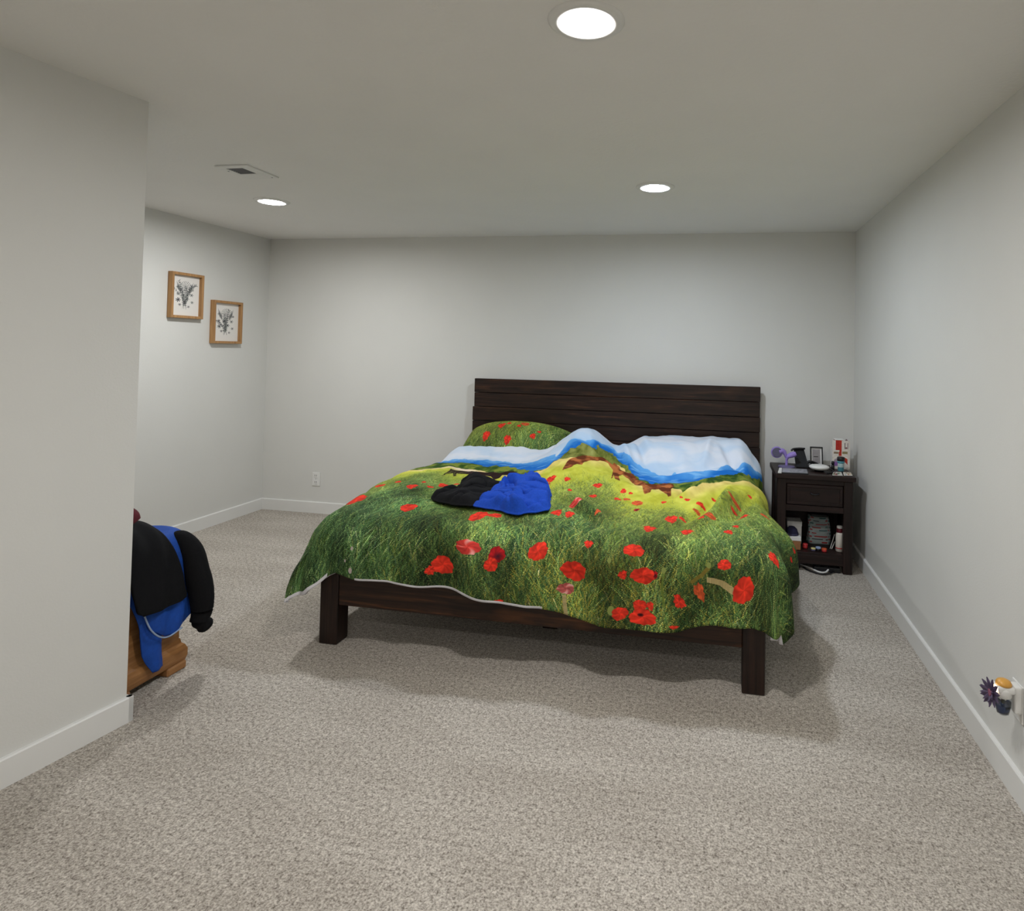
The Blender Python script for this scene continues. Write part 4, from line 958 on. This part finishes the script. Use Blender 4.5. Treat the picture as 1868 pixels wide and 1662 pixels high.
for ring, (npt, L, wdt, tilt) in enumerate([(11, .046, .017, .12), (8, .030, .012, .5)]):
    for k in range(npt):
        a = 2 * math.pi * (k + .5 * ring) / npt; d = e1 * math.cos(a) + e2 * math.sin(a); sd = e1 * -math.sin(a) + e2 * math.cos(a)
        bm = BM(); pts = []
        for q, ww in ((.1, .35), (.45, 1), (.75, .85), (1, .12)):
            p = fc + d * L * q + nrm * (tilt * L * q * (.6 + .4 * q) + .002 * ring); pts.append((bm.verts.new(p - sd * wdt * ww * .5), bm.verts.new(p + nrm * .003), bm.verts.new(p + sd * wdt * ww * .5), bm.verts.new(p - nrm * .0015)))
        for i in range(3):
            for j in range(4): bm.faces.new([pts[i][j], pts[i][(j + 1) % 4], pts[i + 1][(j + 1) % 4], pts[i + 1][j]])
        bm.faces.new(pts[0]); bm.faces.new(pts[3])
        put('petal', bm, M['purple_petal'], t)

# ------------------------------------------------------------------ draped chest behind the partition
KX, KY0, KY1, KH = -3.405, -2.875, -2.525, .60
ch = thing('blanket_chest', (-3.85, -2.70, 0), 'honey oak chest with moulded base half hidden behind the partition', 'chest')
put('case', add_box(BM(), (-4.35, KY0, .07), (KX - .012, KY1, KH - .03), .006), M['oak'], ch)
put('lid', add_box(BM(), (-4.365, KY0, KH - .03), (KX, KY1 + .012, KH), .008, seg=2), M['oak'], ch)
def moulding(bm, prof):
    """Profile (outset, z) run round the three free sides."""
    path = lambda d: [(-4.35 - d, KY0), (-4.35 - d, KY1 + d), (KX - .012 + d, KY1 + d), (KX - .012 + d, KY0)]
    rows = [[bm.verts.new((x, y, z)) for x, y in path(d)] for d, z in prof]
    for i in range(len(rows) - 1):
        for k in range(3): bm.faces.new([rows[i][k], rows[i][k + 1], rows[i + 1][k + 1], rows[i + 1][k]])
    bm.faces.new([r[0] for r in rows]); bm.faces.new([r[3] for r in rows])
    return bm
put('base_moulding', moulding(BM(), [(-.004, .035), (.016, .035), (.022, .055), (.022, .085), (.014, .105), (.004, .115), (0, .135), (-.004, .135)]), M['oak'], ch)
for x0, x1 in ((-4.36, -4.22), (KX - .13, KX + .014)):
    for y0, y1 in ((KY0 + .004, KY0 + .09), (KY1 - .085, KY1 + .016)):
        put('foot', add_box(BM(), (x0, y0, 0), (x1, y1, .036), .006), M['oak'], ch)

jk = thing('draped_jacket', (-3.42, -2.70, KH), 'blue and black jacket draped over the end of the oak chest', 'jacket')
def drape(name, prof, y0, y1, m, seed, amp=.008, thick=.010, n=36, lift=0.0):
    """Cloth panel following a path (x, z) over the chest end; y0, y1 are its edges along the path."""
    pr = np.array(spline([(a, 0, b) for a, b in prof], 9)); k = len(pr)
    ya = np.interp(np.linspace(0, 1, k), np.linspace(0, 1, len(y0)), y0); yb = np.interp(np.linspace(0, 1, k), np.linspace(0, 1, len(y1)), y1)
    s = np.linspace(0, 1, n); T = np.linspace(0, 1, k)
    Yv = ya[None] * (1 - s[:, None]) + yb[None] * s[:, None]
    tang = np.gradient(pr, axis=0); nr = np.stack([tang[:, 2] * -1, tang[:, 0]], -1); nr = nr / (np.linalg.norm(nr, axis=1, keepdims=True) + 1e-9)
    w = amp * (np.sin(Yv * 62 + seed + 3 * T[None]) + .8 * fbm(Yv * 12, np.broadcast_to(T[None] * 4, Yv.shape) + seed, seed, 3)) + lift
    bul = .010 * np.sin(np.pi * s)[:, None]
    X = pr[None, :, 0] + np.abs(w + bul + amp) * np.abs(nr[None, :, 0]); Zz = pr[None, :, 2] + np.abs(w + bul + amp) * np.abs(nr[None, :, 1])
    o = grid_mesh(name, np.stack([X, Yv, Zz], -1), None, m, jk); solidify(o, thick, 1.0)
    return o
# blue body: over the lid and down in a rounded flap
drape('body', [(-3.80, KH + .012), (-3.55, KH + .035), (-3.43, KH + .03), (-3.385, KH - .03), (-3.372, KH - .2), (-3.365, .33), (-3.365, .26), (-3.368, .205)],
      [-2.86, -2.86, -2.84, -2.82, -2.79, -2.765, -2.73, -2.655], [-2.56, -2.55, -2.54, -2.535, -2.525, -2.515, -2.52, -2.60], M['blue_dim'], 3, .005)
# long blue tail that hangs lower
drape('tail', [(-3.392, .47), (-3.386, .40), (-3.384, .28), (-3.384, .16), (-3.384, .075)], [-2.83, -2.81, -2.775, -2.75, -2.71], [-2.72, -2.70, -2.672, -2.655, -2.648], M['blue_dim'], 9, .006, .006)
# black yoke over it
drape('yoke', [(-3.78, KH + .055), (-3.56, KH + .085), (-3.44, KH + .070), (-3.375, KH + .0), (-3.352, KH - .14), (-3.345, KH - .22), (-3.345, .352)],
      [-2.87, -2.87, -2.87, -2.865, -2.85, -2.83, -2.80], [-2.70, -2.69, -2.675, -2.65, -2.61, -2.59, -2.585], M['black_cloth'], 5, .004, .012, lift=.016)
bm = add_tube(BM(), spline([(-3.42, -2.585, KH + .012), (-3.385, -2.565, KH + .0), (-3.352, -2.545, KH - .06), (-3.335, -2.53, KH - .16), (-3.325, -2.515, .36), (-3.325, -2.505, .27), (-3.33, -2.515, .215)], 8),
              [.018 + .034 * math.sin(min(1, i / 48 + .05) * 2.5) for i in range(49)], 18)
put('sleeve', bm, M['black_cloth'], jk, smooth=True)
bm = add_tube(BM(), spline([(-3.33, -2.515, .228), (-3.325, -2.50, .205), (-3.318, -2.482, .180)], 5), [.034, .036, .038, .037, .035, .034, .033, .034, .036, .034, .030], 16)
put('cuff', bm, M['black_cloth'], jk, smooth=True)
bm = add_tube(BM(), spline([(-3.352, -2.795, .40), (-3.350, -2.775, .34), (-3.350, -2.745, .275), (-3.350, -2.70, .225), (-3.352, -2.65, .205), (-3.352, -2.585, .215)], 8), .0035, 8)
put('piping', bm, M['piping'], jk)
bm = BM(); add_tube(bm, spline([(-3.52, -2.86, KH + .15), (-3.47, -2.815, KH + .165), (-3.43, -2.79, KH + .155), (-3.41, -2.775, KH + .13)], 6), [.02 + .016 * math.sin(i / 18 * 3.14) for i in range(19)], 14)
tag(put('rolled_scarf', bm, M['maroon'], None, (-3.46, -2.81, KH + .1), True), 'maroon rolled cloth on top of the draped jacket', 'scarf')
